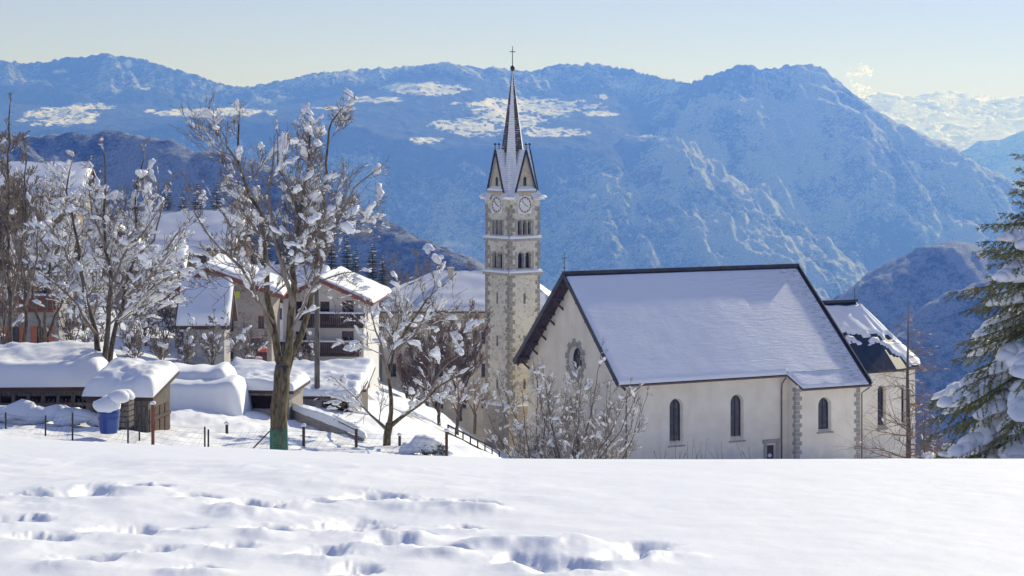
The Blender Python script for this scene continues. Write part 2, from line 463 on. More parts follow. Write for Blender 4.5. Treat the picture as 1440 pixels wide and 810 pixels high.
def rbf(px, Y):
    q = _k(px, Y); sh = q.shape[:-1]; q = q.reshape(-1, 2); out = np.zeros(len(q))
    for i in range(_n): out += _w[i]*_phi(np.hypot(q[:, 0]-_cx[i, 0], q[:, 1]-_cx[i, 1]))
    out += _w[_n] + q @ _w[_n+1:]
    return out.reshape(sh)

DENTS = [ # px, py, half width px, depth (m), kind: hollow(+)/mound(-)
 (105,700,40,.10),(205,694,22,.08),(275,704,20,.07),(350,712,32,.16),(400,708,18,.08),(440,706,22,.06),(525,699,34,.10),(600,708,24,.09),(665,711,27,.15),
 (175,745,34,.10),(262,744,18,.07),(380,742,24,.09),(490,735,40,.07),(570,745,24,.10),(620,773,22,.12),(695,757,28,.16),(785,760,27,.16),(905,772,34,.10),(870,785,26,.06),
 (280,800,22,.10),(800,800,38,.10),(740,787,30,.08),(545,762,28,.07),(450,775,30,.06),(60,760,30,.07),(120,790,30,.06),(20,735,26,.07),(330,768,26,.07),(215,775,24,.05),(500,800,30,.06),(650,735,18,.05),(30,700,26,.06)]
def near_z(X, Y):
    return -1.69 - .036*Y - .00216*Y*Y + np.clip(-X-0.1, -0.0, 40)*0.041*np.clip(Y/28, 0, 1)
def _dent_world():
    out = []
    for px, py, w, d in DENTS:
        s = (py-HZ)/F; Y = 12.0
        for y in np.arange(8, 28, .02):
            X = (px-720)/F*y
            if float(-near_z(X, y)/y) <= s: Y = y; break
        out.append(((px-720)/F*Y, Y, w/F*Y, d))
    return out
DW = _dent_world()
def height(X, Y, detail=True):
    X = np.asarray(X, float); Y = np.asarray(Y, float)
    Yp = np.maximum(Y, 20)
    px = 720 + X/Yp*F
    far = (HZ - rbf(np.clip(px, -900, 2400), Yp))/F*Yp
    t = smooth((Y-29)/19)
    z = near_z(X, np.minimum(Y, 60))*(1-t) + far*t
    if detail:
        mid = smooth((Y-50)/25)*(1-smooth((Y-400)/400))
        z = z + mid*(fbm(X/9, Y/9, 4, 3)*0.45 + fbm(X/2.2, Y/2.6, 4, 8)*0.26 + ridged(X/1.1, Y/1.6, 3, 9)*0.06*(1-smooth((Y-100)/30)))
    return z
def gz(px, Y):
    X = (px-720)/F*Y
    return float(height(np.array([X]), np.array([Y]))[0])
def G(px, Y, dz=0.0):
    return Vector(((px-720)/F*Y, Y, gz(px, Y)+dz))

def build_ground():
    rows = np.concatenate([np.linspace(-14, 8, 12, endpoint=False), np.linspace(8, 30, 440, endpoint=False), np.geomspace(30, 320, 560, endpoint=False), np.geomspace(320, 13200, 130)])
    pxs = np.concatenate([np.linspace(-1100, -20, 60, endpoint=False), np.linspace(-20, 1460, 640, endpoint=False), np.linspace(1460, 2540, 61)])
    Yg, Pg = np.meshgrid(rows, pxs, indexing='ij')
    Xg = (Pg-720)/F*np.maximum(Yg+0.0, 0) + (Pg-720)/700*14*(1-smooth((Yg+14)/22))
    Z = height(Xg, Yg)
    # trodden snow in the foreground
    near = 1-smooth((Yg-26)/6)
    left = smooth((2.2-Xg)/4.0)
    tr = smooth((Yg-9)/1.5)*(1-smooth((Yg-19.5)/2.5))
    und = fbm(Xg/1.5, Yg/2.0, 4, 21)*0.085 + ridged(Xg/0.8+3, Yg/1.3, 4, 33)*0.015
    Z += und*left*tr*near
    Z += near*(fbm(Xg/4, Yg/6, 3, 40)*0.04 + fbm(Xg/0.35, Yg/0.6, 3, 41)*0.006)
    prox = np.zeros(Z.shape)
    W1 = fbm(Xg/.22, Yg/.4, 3, 71); W2 = fbm(Xg/.2+9, Yg/.4, 3, 72)
    for (cx, cy, w, d) in DW:
        dx = (Xg-cx+W1*w*.7)/(w*1.2); dy = (Yg-cy+W2*w*1.1)/(w*2.5)
        r = dx*dx+dy*dy
        m = r < 12
        prox[m] = np.maximum(prox[m], np.exp(-((np.sqrt(r[m])-1.0)/.55)**2))
        hol = np.exp(-(r[m]**1.9)*1.0)
        rim = np.exp(-((dx[m]/1.4)**2 + ((dy[m]+1.1)/0.8)**2))
        Z[m] += -d*1.1*hol + d*0.55*rim
    Z += prox*near*(fbm(Xg/.09, Yg/.16, 3, 81)*.010 + np.maximum(0, fbm(Xg/.05, Yg/.09, 2, 82)-.3)*.03)
    V = np.stack([Xg, Yg, Z], -1)
    forest = smooth((Yg-420)/300)
    g = grid_mesh('ground', V, M['ground'], {'forest': forest})
    tag(g, kind='structure')
build_ground()

# ---------------------------------------------------------------- mountains
def seg_ridges(X, Y, base, lines):
    z = base
    for slope, pts in lines:
        w = [P(*p) for p in pts]
        for a, b in zip(w[:-1], w[1:]):
            dx, dy = b.x-a.x, b.y-a.y; L2 = dx*dx+dy*dy
            t = np.clip(((X-a.x)*dx+(Y-a.y)*dy)/L2, 0, 1)
            d = np.hypot(X-(a.x+t*dx), Y-(a.y+t*dy))
            h = a.z+(b.z-a.z)*t - slope*(np.sqrt(d*d+900)-30)
            z = np.maximum(z, h)
    return z
SKY = [(-500,110),(-200,98),(0,88),(60,85),(100,79),(150,74),(200,82),(250,99),(300,114),(345,123),(400,112),(450,103),(500,97),(560,92),(620,88),(660,91),(700,98),(745,101),(790,91),(830,87),(870,94),(920,104),(965,114),(1000,103),(1040,90),(1080,97),(1120,88),(1150,93),(1175,112),(1200,137),(1240,163),(1290,190),(1340,208),(1400,240),(1440,262),(1600,330),(1900,430)]
L2P = [(-500,145),(0,143),(150,147),(290,150),(400,149),(500,138),(600,111),(660,112),(740,137),(850,137),(950,165),(1040,170),(1120,160),(1200,200),(1440,320),(1900,480)]
L1P = [(-500,190),(0,185),(150,183),(290,170),(400,168),(500,178),(600,204),(740,208),(850,208),(950,250),(1040,290),(1120,290),(1200,330),(1440,420),(1900,520)]
def itp(t, px): return np.interp(px, [a for a, b in t], [b for a, b in t])
def build_range():
    px = np.linspace(-480, 1900, 1000); Yr = np.concatenate([np.linspace(6300, 10600, 620), np.linspace(10650, 12800, 30)])
    Yg, Pg = np.meshgrid(Yr, px, indexing='ij')
    Xg = (Pg-720)/F*Yg
    k = smooth((Pg-850)/170)
    Pw = Pg + 22*fbm(Pg/60, Yg/500, 3, 5)*(1-smooth((Yg-9000)/600))
    sky_ = itp(SKY, Pg) + 1.6*fbm(Pg/7, Yg*0, 4, 9) + 1.3*vnoise(Pg/1.7, Yg*0, 10)
    l2 = itp(L2P, Pw); l1 = itp(L1P, Pw)
    Y3 = 9950*(1-k)+9000*k; Y2 = 9500*(1-k)+8620*k; Y1 = 8050*(1-k)+8150*k; Y0 = 6950*(1-k)+7000*k
    z3 = (HZ-sky_)/F*Y3; z2 = (HZ-l2)/F*Y2; z1 = (HZ-l1)/F*Y1; z0 = (HZ-535)/F*Y0
    Z = np.where(Yg < Y0, z0-(Y0-Yg)*0.1, np.where(Yg < Y1, z0+(z1-z0)*(Yg-Y0)/(Y1-Y0), np.where(Yg < Y2, z1+(z2-z1)*(Yg-Y1)/(Y2-Y1), np.where(Yg < Y3, z2+(z3-z2)*(Yg-Y2)/(Y3-Y2), z3-(Yg-Y3)*0.55))))
    lines = [
     (0.62, [(880,195,8250),(935,203,8050),(985,235,7800),(1030,280,7500),(1080,330,7250),(1130,385,7050),(1180,440,6900)]),
     (0.70, [(960,215,7950),(930,290,7500),(905,360,7150)]),
     (0.62, [(1125,92,8950),(1150,140,8750),(1165,180,8600),(1215,250,8250),(1270,330,7900),(1330,410,7500)]),
     (0.75, [(1165,180,8600),(1100,235,8250),(1075,290,7900)]),
     (0.62, [(1180,118,8950),(1240,166,8850),(1300,196,8700),(1360,225,8600),(1450,275,8400),(1600,340,8300)]),
     (0.7, [(1290,196,8750),(1330,260,8300),(1400,340,7800)]),
     (0.72, [(850,205,8050),(870,260,7700),(865,330,7300),(850,400,7000)]),
     (0.65, [(0,84,9800),(60,110,9600),(110,130,9500)]),
     (0.60, [(150,75,9900),(200,110,9650),(240,135,9500)]),
    ]
    Z = seg_ridges(Xg, Yg, Z, lines)
    ml = [(85,163,62,15),(120,150,40,6),(290,158,110,6),(330,155,45,5),(600,124,62,11),(530,140,50,5),(470,152,40,3),(735,150,112,14),(665,178,75,15),(780,186,60,7),(600,197,26,6),(720,168,60,20),(909,192,15,3),(848,135,11,6),(180,91,6,9),(90,100,18,4),(308,124,9,5),(205,124,8,2.5),(640,346,34,4),(625,340,26,3),(840,160,30,5)]
    # gentle shelves under the alpine meadows, then gullies elsewhere
    face = smooth((z1-Z)/160)*(1-k) + k
    top = smooth((Yg-Y2)/150)*(1-k)
    rough = np.clip(face + top*0.6 + 0.17, 0, 1)
    fade = 1-smooth((Z-(z3-60))/60)*0.9
    gul = ridged(Xg/520+0.35*fbm(Xg/900, Yg/900, 3, 2), Yg/1500, 5, 11, 0.55)
    gul2 = ridged(Xg/230 + Yg/900, Yg/700, 4, 15, 0.55)
    gul3 = ridged(Xg/95 + Yg/500, Yg/330, 3, 35, 0.55)
    Z = Z + rough*fade*(gul*115 + gul2*60 + gul3*26 - 75) + fade*rough*fbm(Xg/70, Yg/70, 4, 12)*26
    Z = Z + fbm(Xg/26, Yg/26, 3, 18)*(4+8*rough) + fbm(Xg/220, Yg/260, 3, 19)*14
    tb = (Z + 0.25*Xg)/64 + 1.3*fbm(Xg/400, Yg/400, 4, 44)
    Z = Z + rough*fade*(0.35+k*.65)*15*np.abs(((tb % 1.0)-.5)*2)**2*np.clip(.5+fbm(Xg/350, Yg/350, 3, 45)*1.6, 0, 1)
    py = HZ - Z/Yg*F
    med = np.full(Z.shape, -9.0)
    for (cx, cy, rx, ry) in ml:
        med = np.maximum(med, 1-((Pg-cx)/rx)**2-((py-cy)/ry)**2)
    nz = fbm(Pg/16, py/5, 6, 50, 0.68)
    dots = vnoise(Xg/16, Yg/30, 91)
    med = smooth((med*1.1 - 0.22 + nz*1.5)/0.22)*(1-smooth((dots-.52+.25*np.clip(1-med, 0, 2)*0+.0)/.08)*.85)
    streak = np.clip(gul2*0.5+gul3*0.5, 0, 1)*(.35+k*0.65) + (fbm(Xg/300, Yg/300, 4, 60))*0.5
    # cliffs and snow aprons below the high summit
    for (cx, cy, rx, ry, a) in [(1140,205,32,42,1.0),(1085,200,45,30,.6),(1200,230,50,30,.5),(985,215,70,40,.55),(950,240,60,60,.4),(1040,300,60,60,.35),(860,290,40,50,.25)]:
        streak = streak + a*np.exp(-((Pg-cx)/rx)**2-((py-cy)/ry)**2)*np.clip(0.5+fbm(Pg/9, py/16, 4, 70), 0, 1)
    streak = streak - 0.8*(1-np.clip(rough*1.2, 0, 1))
    V = np.stack([Xg, Yg, Z], -1)
    o = grid_mesh('mountain_range', V, M['mountain'], {'meadow': med, 'streak': streak})
    tag(o, kind='structure')
build_range()

def build_hill(name, lines, px0, px1, Y0, Y1, seed, floor, n=420):
    px = np.linspace(px0, px1, n); Yr = np.linspace(Y0, Y1, n)
    Yg, Pg = np.meshgrid(Yr, px, indexing='ij'); Xg = (Pg-720)/F*Yg
    Z = seg_ridges(Xg, Yg, np.full(Xg.shape, floor), lines)
    a = smooth((Z-floor)/60)
    Z = Z + a*(ridged(Xg/130+Yg/400, Yg/330, 4, seed)*15-9 + fbm(Xg/30, Yg/30, 4, seed+1)*7 + fbm(Xg/9, Yg/9, 2, seed+3)*2.0)
    streak = np.clip(ridged(Xg/60+Yg/150, Yg/190, 4, seed+5), 0, 1)*0.8
    o = grid_mesh(name, np.stack([Xg, Yg, Z], -1), M['hill'], {'meadow': Z*0, 'streak': streak})
    tag(o, kind='structure')
build_hill('wooded_hill', [(0.74, [(-500,205,2700),(-150,196,2650),(0,190,2600),(45,184,2650),(100,181,2650),(160,185,2650),(220,197,2600),(300,216,2500),(400,248,2400),(500,287,2300),(600,332,2200),(700,382,2100),(800,440,2000),(950,520,1900),(1050,640,1800)])], -480, 1250, 1300, 3500, 5, -520.0, 480)
build_hill('wooded_knoll', [(0.76, [(1080,620,2900),(1140,530,2920),(1180,470,2950),(1225,415,3000),(1260,380,3050),(1300,347,3100),(1345,331,3100),(1385,345,3100),(1440,360,3100),(1600,350,3150),(1900,340,3200)]),
                            (0.8, [(1170,640,2400),(1270,490,2450),(1320,445,2480),(1365,405,2520),(1410,385,2550),(1500,360,2600),(1900,330,2700)])], 860, 1890, 1500, 4500, 25, -1000.0, 480)
# far mountain on the right, near the sea of cloud
def build_far():
    px = np.linspace(1180, 2100, 260); Yr = np.linspace(11600, 13200, 120)
    Yg, Pg = np.meshgrid(Yr, px, indexing='ij'); Xg = (Pg-720)/F*Yg
    Z = seg_ridges(Xg, Yg, np.full(Xg.shape, -1200.0), [(0.6, [(1300,222,12600),(1340,206,12600),(1380,192,12600),(1440,178,12600),(1560,150,12600),(1800,120,12600),(2100,140,12600)])])
    Z = Z + ridged(Xg/700, Yg/900, 5, 90)*60-40
    tag(grid_mesh('far_mountain', np.stack([Xg, Yg, Z], -1), M['mountain'], {'meadow': Z*0, 'streak': Z*0+0.2}), kind='structure')
build_far()

# ---------------------------------------------------------------- clouds
def cloud_mat():
    m, N, L, B = new_mat('cloud')
    out = N['Material Output']
    tr = N.new('ShaderNodeBsdfTranslucent'); tr.inputs[0].default_value = (0.53, 0.52, 0.51, 1)
    df = N.new('ShaderNodeBsdfDiffuse'); df.inputs[0].default_value = (0.66, 0.67, 0.70, 1)
    mx = N.new('ShaderNodeAddShader')
    L.new(df.outputs[0], mx.inputs[0]); L.new(tr.outputs[0], mx.inputs[1]); L.new(mx.outputs[0], out.inputs[0])
    N.remove(B)
    return m
M['cloud'] = cloud_mat()
def build_clouds():
    rng = random.Random(3); mb = MB()
    rows = 15
    for j in range(rows):
        f = j/(rows-1); Y = 30500-f*11500
        top = 141+f*66
        n = 190 if j < 3 else 120
        for i in range(n):
            px = 950+1250*(i+rng.random())/n
            r = rng.choice((5, 7, 9, 12, 16))*rng.uniform(.7, 1.2)*(1 if j < 2 else 1.25)
            py = top+rng.gauss(0, 4)+r*.35+4*math.sin(px/47+j)+3*math.sin(px/19+j*2)
            if j == 0: py = 139+r*.5+rng.uniform(-2, 3)
            c = P(px, py, Y+rng.uniform(-500, 500)); rr = r/F*Y
            mb.blob(c, rr*rng.uniform(1.1, 1.9), rr*1.2, rr*rng.uniform(.55, .8), rng, lump=.26)
            for q in range(3):
                a = rng.uniform(-1.4, 1.4); mb.blob((c[0]+rr*1.1*math.sin(a), c[1]-rr*.5, c[2]+rr*.5*math.cos(a)), rr*.5, rr*.5, rr*.36, rng, lump=.3)
    a = P(700, 178, 31500); b = P(2600, 178, 31500)
    mb.box(a.x, b.x, 19000, 31500, -2600, -420)
    tag(mb.build('sea_of_clouds', M['cloud'], None, True), kind='stuff')
build_clouds()
def puff(label, spots, Y, seed):
    rng = random.Random(seed); mb = MB()
    c0 = P(spots[0][0], spots[0][1], Y)
    for (px, py, r) in spots:
        for i in range(26):
            c = P(px+rng.gauss(0, r*.6), py+rng.gauss(0, r*.35), Y+rng.uniform(-300, 300)) - c0
            rr = r*rng.uniform(.10, .34)/F*Y
            mb.blob(c, rr, rr, rr*.8, rng, lump=.3)
    e = mb.build('cloud_puff', M['cloud_thin'], None, True); e.location = c0
    tag(e, kind='stuff')
def thin_cloud():
    m = M['cloud'].copy(); m.name = 'thin_cloud'; N = m.node_tree.nodes; L = m.node_tree.links
    out = N['Material Output']; mx = [n for n in N if n.type == 'ADD_SHADER'][0]
    t = N.new('ShaderNodeBsdfTransparent'); m2 = N.new('ShaderNodeMixShader')
    lw = N.new('ShaderNodeLayerWeight'); lw.inputs[0].default_value = 0.35
    mr = N.new('ShaderNodeMapRange'); mr.inputs[1].default_value = 0; mr.inputs[2].default_value = .6; mr.inputs[3].default_value = .45; mr.inputs[4].default_value = 1
    L.new(lw.outputs['Facing'], mr.inputs[0]); L.new(mr.outputs[0], m2.inputs[0])
    L.new(mx.outputs[0], m2.inputs[1]); L.new(t.outputs[0], m2.inputs[2]); L.new(m2.outputs[0], out.inputs[0])
    return m
M['cloud_thin'] = thin_cloud()
puff('', [(1218,100,12),(1200,106,10),(1205,122,12),(1213,135,14)], 26000, 5)

# ---------------------------------------------------------------- haze box
def haze():
    mb = MB(); mb.box(-7500, 7500, -60, 13300, -1500, 430)
    m = bpy.data.materials.new('haze_air'); m.use_nodes = True; N = m.node_tree.nodes; L = m.node_tree.links
    N.remove(N['Principled BSDF'])
    v = N.new('ShaderNodeVolumePrincipled'); v.inputs['Color'].default_value = HAZE_COLOR; v.inputs['Density'].default_value = HAZE_DENSITY
    v.inputs['Anisotropy'].default_value = 0.35; v.inputs['Absorption Color'].default_value = (1, 1, 1, 1)
    L.new(v.outputs[0], N['Material Output'].inputs['Volume'])
    o = mb.build('haze', m); tag(o, kind='stuff')
haze()

# ================================================================ buildings: shared pieces
class Face:
    """a wall plane: origin, direction to the right seen from outside, outward normal"""
    def __init__(s, o, r, n): s.o = Vector(o); s.r = Vector(r).normalized(); s.n = Vector(n).normalized(); s.u = Vector((0, 0, 1))
    def p(s, a, b, d=0.0): return s.o + s.r*a + s.u*b + s.n*d
    def box(s, mb, a0, a1, b0, b1, d0, d1, mi=0):
        mb.hexa([s.p(a0,b0,d1), s.p(a1,b0,d1), s.p(a1,b0,d0), s.p(a0,b0,d0)], [s.p(a0,b1,d1), s.p(a1,b1,d1), s.p(a1,b1,d0), s.p(a0,b1,d0)], mi)
def house_faces(w, d):
    return {'front': Face((0,0,0), (1,0,0), (0,-1,0)), 'left': Face((0,d,0), (0,-1,0), (-1,0,0)),
            'right': Face((w,0,0), (0,1,0), (1,0,0)), 'back': Face((w,d,0), (-1,0,0), (0,1,0))}
def rect_loop(a0, a1, b0, b1): return [(a0,b0),(a1,b0),(a1,b1),(a0,b1)]
def arch_loop(ac, w, b0, b1, n=10):
    r = w/2; pts = [(ac-r, b0), (ac+r, b0)]
    for i in range(n+1):
        t = PI*i/n; pts.append((ac+r*math.cos(t), b1-r+r*math.sin(t)))
    return pts
def circ_loop(ac, bc, r, n=24): return [(ac+r*math.cos(2*PI*i/n), bc+r*math.sin(2*PI*i/n)) for i in range(n)]
def wall_poly(mb, fc, outer, holes, depth=0.25, splay=0.0):
    loops = [outer] + holes
    vl = [[Vector((a, b, 0)) for a, b in l] for l in loops]
    flat = [p for l in loops for p in l]
    for t in tessellate_polygon(vl):
        mb.tri(*[fc.p(*flat[i]) for i in t])
    for h in holes:
        ca = sum(p[0] for p in h)/len(h); cb = sum(p[1] for p in h)/len(h)
        k = 1-splay
        for i in range(len(h)):
            a = h[i]; b = h[(i+1) % len(h)]
            a2 = (ca+(a[0]-ca)*k, cb+(a[1]-cb)*(1-splay*.5)); b2 = (ca+(b[0]-ca)*k, cb+(b[1]-cb)*(1-splay*.5))
            mb.quad(fc.p(*a), fc.p(*b), fc.p(*b2, -depth), fc.p(*a2, -depth))
def pane_poly(mb, fc, loop, d):
    for t in tessellate_polygon([[Vector((a, b, 0)) for a, b in loop]]):
        mb.tri(*[fc.p(*loop[i], d) for i in t])
def ring(mb, fc, loop, w, d0, d1):      # frame following a loop, w wide towards the inside
    ca = sum(p[0] for p in loop)/len(loop); cb = sum(p[1] for p in loop)/len(loop)
    def ins(p):
        v = Vector((p[0]-ca, p[1]-cb)); L_ = v.length
        v *= max(0, (L_-w*1.2))/max(L_, 1e-6); return (ca+v.x, cb+v.y)
    n = len(loop)
    for i in range(n):
        a, b = loop[i], loop[(i+1) % n]; c, d = ins(b), ins(a)
        mb.quad(fc.p(*a, d1), fc.p(*b, d1), fc.p(*c, d1), fc.p(*d, d1))
        mb.quad(fc.p(*d, d1), fc.p(*c, d1), fc.p(*c, d0), fc.p(*d, d0))
def rect_window(root, fc, a, b, w, h, frame='wood', depth=0.18, sill=True, shutter=None, name='window', openk=True):
    mb = MB(); t = 0.07
    for (x0, x1, z0, z1) in ((a, a+t, b, b+h), (a+w-t, a+w, b, b+h), (a+t, a+w-t, b, b+t), (a+t, a+w-t, b+h-t, b+h), (a+w/2-t*.4, a+w/2+t*.4, b+t, b+h-t)):
        fc.box(mb, x0, x1, z0, z1, -depth+.002, -depth+.06)
    wo = mb.build(name, M[frame], root)
    mp = MB(); fc.box(mp, a, a+w, b, b+h, -depth-.06, -depth-.001); mp.build('pane', M['glass'], wo)
    if sill and name == 'window':
        ms = MB(); fc.box(ms, a-.08, a+w+.08, b-.09, b-.005, -.02, .08); ms.build('sill', M['dressed'], wo)
    if shutter:
        for u0, u1 in ((a-w*.52, a-.02), (a+w+.02, a+w*1.52)):
            ms = MB(); fc.box(ms, u0, u1, b-.02, b+h+.02, .01, .05)
            for k in range(6):
                zz = b+.06+(h-.1)*k/6; fc.box(ms, u0+.05, u1-.05, zz, zz+h/14, .05, .065)
            ms.build('shutter', M[shutter], wo)
    return wo
def snow_slab(mb, c, th, edges=(1,1,1,1), nu=18, nv=12, rnd=0.35, seed=0, lump=0.12, hang=0.0):
    """snow lying on a quad c=[00,10,11,01]; edges (v0, u1, v1, u0) rounded where 1"""
    c = [Vector(p) for p in c]
    lu = (c[1]-c[0]).length; lv = (c[3]-c[0]).length
    def samples(n, L_, r0, r1):
        e = [0, .004, .03, .09, .2, .38, .65, 1.0]; rr = min(rnd, L_*.45)
        a = [x*rr/L_ for x in e] if r0 else [0, rr/L_]
        b = [1-x*rr/L_ for x in e][::-1] if r1 else [1-rr/L_, 1]
        m = [a[-1]+(b[0]-a[-1])*i/n for i in range(1, n)]
        return a+m+b
    us = samples(nu, lu, edges[3], edges[1]); vs = samples(nv, lv, edges[0], edges[2])
    n0 = len(mb.v)
    U, V_ = np.meshgrid(us, vs, indexing='ij')
    nz = fbm(U*lu/1.5+seed*3.1, V_*lv/1.5+seed, 4, seed, .6)*lump
    for i, u in enumerate(us):
        for j, v in enumerate(vs):
            p = c[0]*(1-u)*(1-v)+c[1]*u*(1-v)+c[2]*u*v+c[3]*(1-u)*v
            k = 1.0
            for e, dd in ((edges[3], u*lu), (edges[1], (1-u)*lu), (edges[0], v*lv), (edges[2], (1-v)*lv)):
                if e and dd < rnd: k *= math.sqrt(max(0, 1-(1-dd/rnd)**2))
            z = k*(th*(1+float(nz[i, j])/max(th, .2)*1.5))
            q = p+Vector((0, 0, z+.004))
            if hang and j == 0: q = q
            mb.v.append(tuple(q))
    m = len(vs)
    for i in range(len(us)-1):
        for j in range(m-1):
            a = n0+i*m+j; mb.f.append((a, a+m, a+m+1, a+1)); mb.m.append(0)
def roof_board(mb, c, th=0.14):
    c = [Vector(p) for p in c]; d = Vector((0, 0, -th))
    mb.hexa([p+d for p in c], c)
def quoin(mb, fc, side, a, b0, b1, hh=.42, w1=.55, w2=.34, d=.03):
    z = b0; k = 0
    while z+hh < b1:
        w = w1 if k % 2 == 0 else w2
        if side == 'l': fc.box(mb, a, a+w, z+.01, z+hh-.03, .003, d)
        else: fc.box(mb, a-w, a, z+.01, z+hh-.03, .003, d)
        z += hh; k += 1
def downpipe(root, pts, name='downpipe', r=.07, mat='copper'):
    mb = MB(); mb.tube(pts, r, 8); return mb.build(name, M[mat], root, True)

# ================================================================ the church
def build_church():
    rot = R(26.5)
    gz_ = -34.2
    root = empty('church', (11.17, 200, gz_), rot)
    tag(root, 'large plaster church with steep snow covered roof, round window and arched side windows', 'church')
    W, Lr, Lw = 21.3, 27.1, 26.5
    ze = 24.1-.0; H = 34.2-24.1                # eave height above ground
    rise = 10.0; oh = .6; og = 1.35
    sl = rise/(W/2+oh)
    ztop = H+rise
    fw = Face((0,0,0), (1,0,0), (0,-1,0))       # long side towards the viewer
    fg = Face((0,W,0), (0,-1,0), (-1,0,0))      # gable front
    wz = H+sl*oh-.25
    holes = [arch_loop(5.55, 1.55, 3.75, 8.35), arch_loop(12.6, 1.55, 3.75, 8.35), rect_loop(16.1, 17.2, 0.6, 3.05)]
    mb = MB(); wall_poly(mb, fw, rect_loop(0, 18.6, -2, wz), holes, .45, .22)
    side = mb.build('side_wall', M['plaster'], root)
    mb = MB()
    gap = [(0,-2),(W,-2),(W,wz),(W/2,ztop-.35),(0,wz)]
    gh = [circ_loop(W/2+.1, H+1.2, 1.45), rect_loop(W/2-1.1, W/2+1.1, 0, 3.6), arch_loop(W/2-5.6, 1.3, 3.2, 6.4), arch_loop(W/2+5.6, 1.3, 3.2, 6.4)]
    wall_poly(mb, fg, gap, gh, .5, .2)
    mb.build('gable_wall', M['plaster'], root)
    # back and hidden walls
    fb = Face((Lw,0,0), (0,1,0), (1,0,0)); ff = Face((Lw,W,0), (-1,0,0), (0,1,0))
    mb = MB(); wall_poly(mb, fb, gap, [], .3); mb.build('rear_wall', M['plaster'], root)
    mb = MB(); wall_poly(mb, ff, rect_loop(0, Lw, -2, wz), [arch_loop(a, 1.4, 3.75, 8.2) for a in (6, 13, 20)], .45, .2); mb.build('side_wall', M['plaster'], root)
    for a in (6, 13, 20):
        mg = MB(); pane_poly(mg, ff, arch_loop(a, 1.2, 3.8, 8.15), -.44); mg.build('window', M['glass'], root)
    # side chapel bay standing proud at the far end
    cy = -1.45; cx0, cx1 = 18.6, 26.5; ch = wz - 1.35*sl
    fc = Face((cx0,cy,0), (1,0,0), (0,-1,0)); fl = Face((cx0,0,0), (0,-1,0), (-1,0,0)); fr = Face((cx1,cy,0), (0,1,0), (1,0,0))
    mb = MB(); wall_poly(mb, fc, rect_loop(0, cx1-cx0, -2, ch), [arch_loop(3.55, 1.6, 4.2, 7.7)], .45, .22)
    wall_poly(mb, fl, [(0,-2),(1.45,-2),(1.45,ch),(0,wz)], [], .3); wall_poly(mb, fr, [(0,-2),(1.45,-2),(1.45,wz),(0,ch)], [], .3)
    mb.build('chapel_wall', M['plaster'], root)
    mq = MB(); quoin(mq, fc, 'l', 0, -1.5, ch-.2, .45, .75, .5); quoin(mq, fl, 'r', 1.45, -1.5, ch-.2, .45, .5, .3); mq.build('quoins', M['dressed'], root)
    mq = MB(); quoin(mq, fc, 'r', cx1-cx0, -1.5, ch-.2, .45, .75, .5); mq.build('quoins', M['dressed'], root)
    # plinth band
    mp = MB(); fw.box(mp, 0, 18.55, -2, .7, .004, .09); fc.box(mp, 0.0, cx1-cx0, -2, .7, .035, .12); fg.box(mp, 0, W, -2, .7, .004, .09)
    mp.build('plinth', M['dressed'], root)
    # windows
    def arch_window(fcx, ac, w, b0, b1, d):
        lp = arch_loop(ac, w*.80, b0+.2, b1-.18)
        m1 = MB(); ring(m1, fcx, lp, .10, d, d+.08)
        fcx.box(m1, ac-.025, ac+.025, b0+.3, b1-.25, d+.01, d+.05)
        for k in range(1, 5):
            z = b0+.2+(b1-b0-.6)*k/5; fcx.box(m1, ac-w*.36, ac+w*.36, z, z+.05, d+.055, d+.075)
        wo = m1.build('window', M['iron'], root)
        m2 = MB(); pane_poly(m2, fcx, lp, d-.02+.01); m2.build('pane', M['glass'], wo)
        m3 = MB(); fcx.box(m3, ac-w*.62, ac+w*.62, b0-.14, b0-.01, -.1, .16); m3.build('sill', M['dressed'], wo)
    arch_window(fw, 5.55, 1.55, 3.75, 8.35, -.43); arch_window(fw, 12.6, 1.55, 3.75, 8.35, -.43); arch_window(fc, 3.55, 1.6, 4.2, 7.7, -.43)
    arch_window(fg, W/2-5.6, 1.3, 3.2, 6.4, -.47); arch_window(fg, W/2+5.6, 1.3, 3.2, 6.4, -.47)
    # round window with toothed stone surround
    cx, cz = W/2+.1, H+1.2
    m1 = MB(); ring(m1, fg, circ_loop(cx, cz, 1.32), .12, -.5, -.38)
    for k in range(4):
        t = PI*k/4
        a = fg.p(cx+1.25*math.cos(t), cz+1.25*math.sin(t), -.43); b = fg.p(cx-1.25*math.cos(t), cz-1.25*math.sin(t), -.43); m1.bar(a, b, .05, .05)
    rw = m1.build('round_window', M['iron'], root)
    m2 = MB(); pane_poly(m2, fg, circ_loop(cx, cz, 1.34), -.48); m2.build('pane', M['glass'], rw)
    m3 = MB(); n = 20
    for k in range(n):
        t0, t1 = 2*PI*k/n+.02, 2*PI*(k+1)/n-.02; ro = 2.25 if k % 2 else 1.95
        q = [(cx+r*math.cos(t), cz+r*math.sin(t)) for r, t in ((1.46,t0),(ro,t0),(ro,t1),(1.46,t1))]
        m3.hexa([fg.p(*p, .004) for p in q], [fg.p(*p, .05) for p in q])
    m3.build('stone_surround', M['dressed'], rw)
    # side door
    m1 = MB(); fw.box(m1, 16.15, 17.15, .6, 3.0, -.40, -.30); do = m1.build('door', M['wood'], root)
    m2 = MB(); fw.box(m2, 15.75, 16.1, .6, 3.25, .003, .08); fw.box(m2, 17.2, 17.55, .6, 3.25, .003, .08); fw.box(m2, 15.6, 17.7, 3.25, 3.6, .003, .22); m2.build('door_frame', M['dressed'], do)
    m2 = MB(); c = fw.p(16.65, 1.9, -.28); m2.blob(c, .26, .06, .26, random.Random(1), lump=.05); m2.build('wreath', M['snow_soft'], do, True)
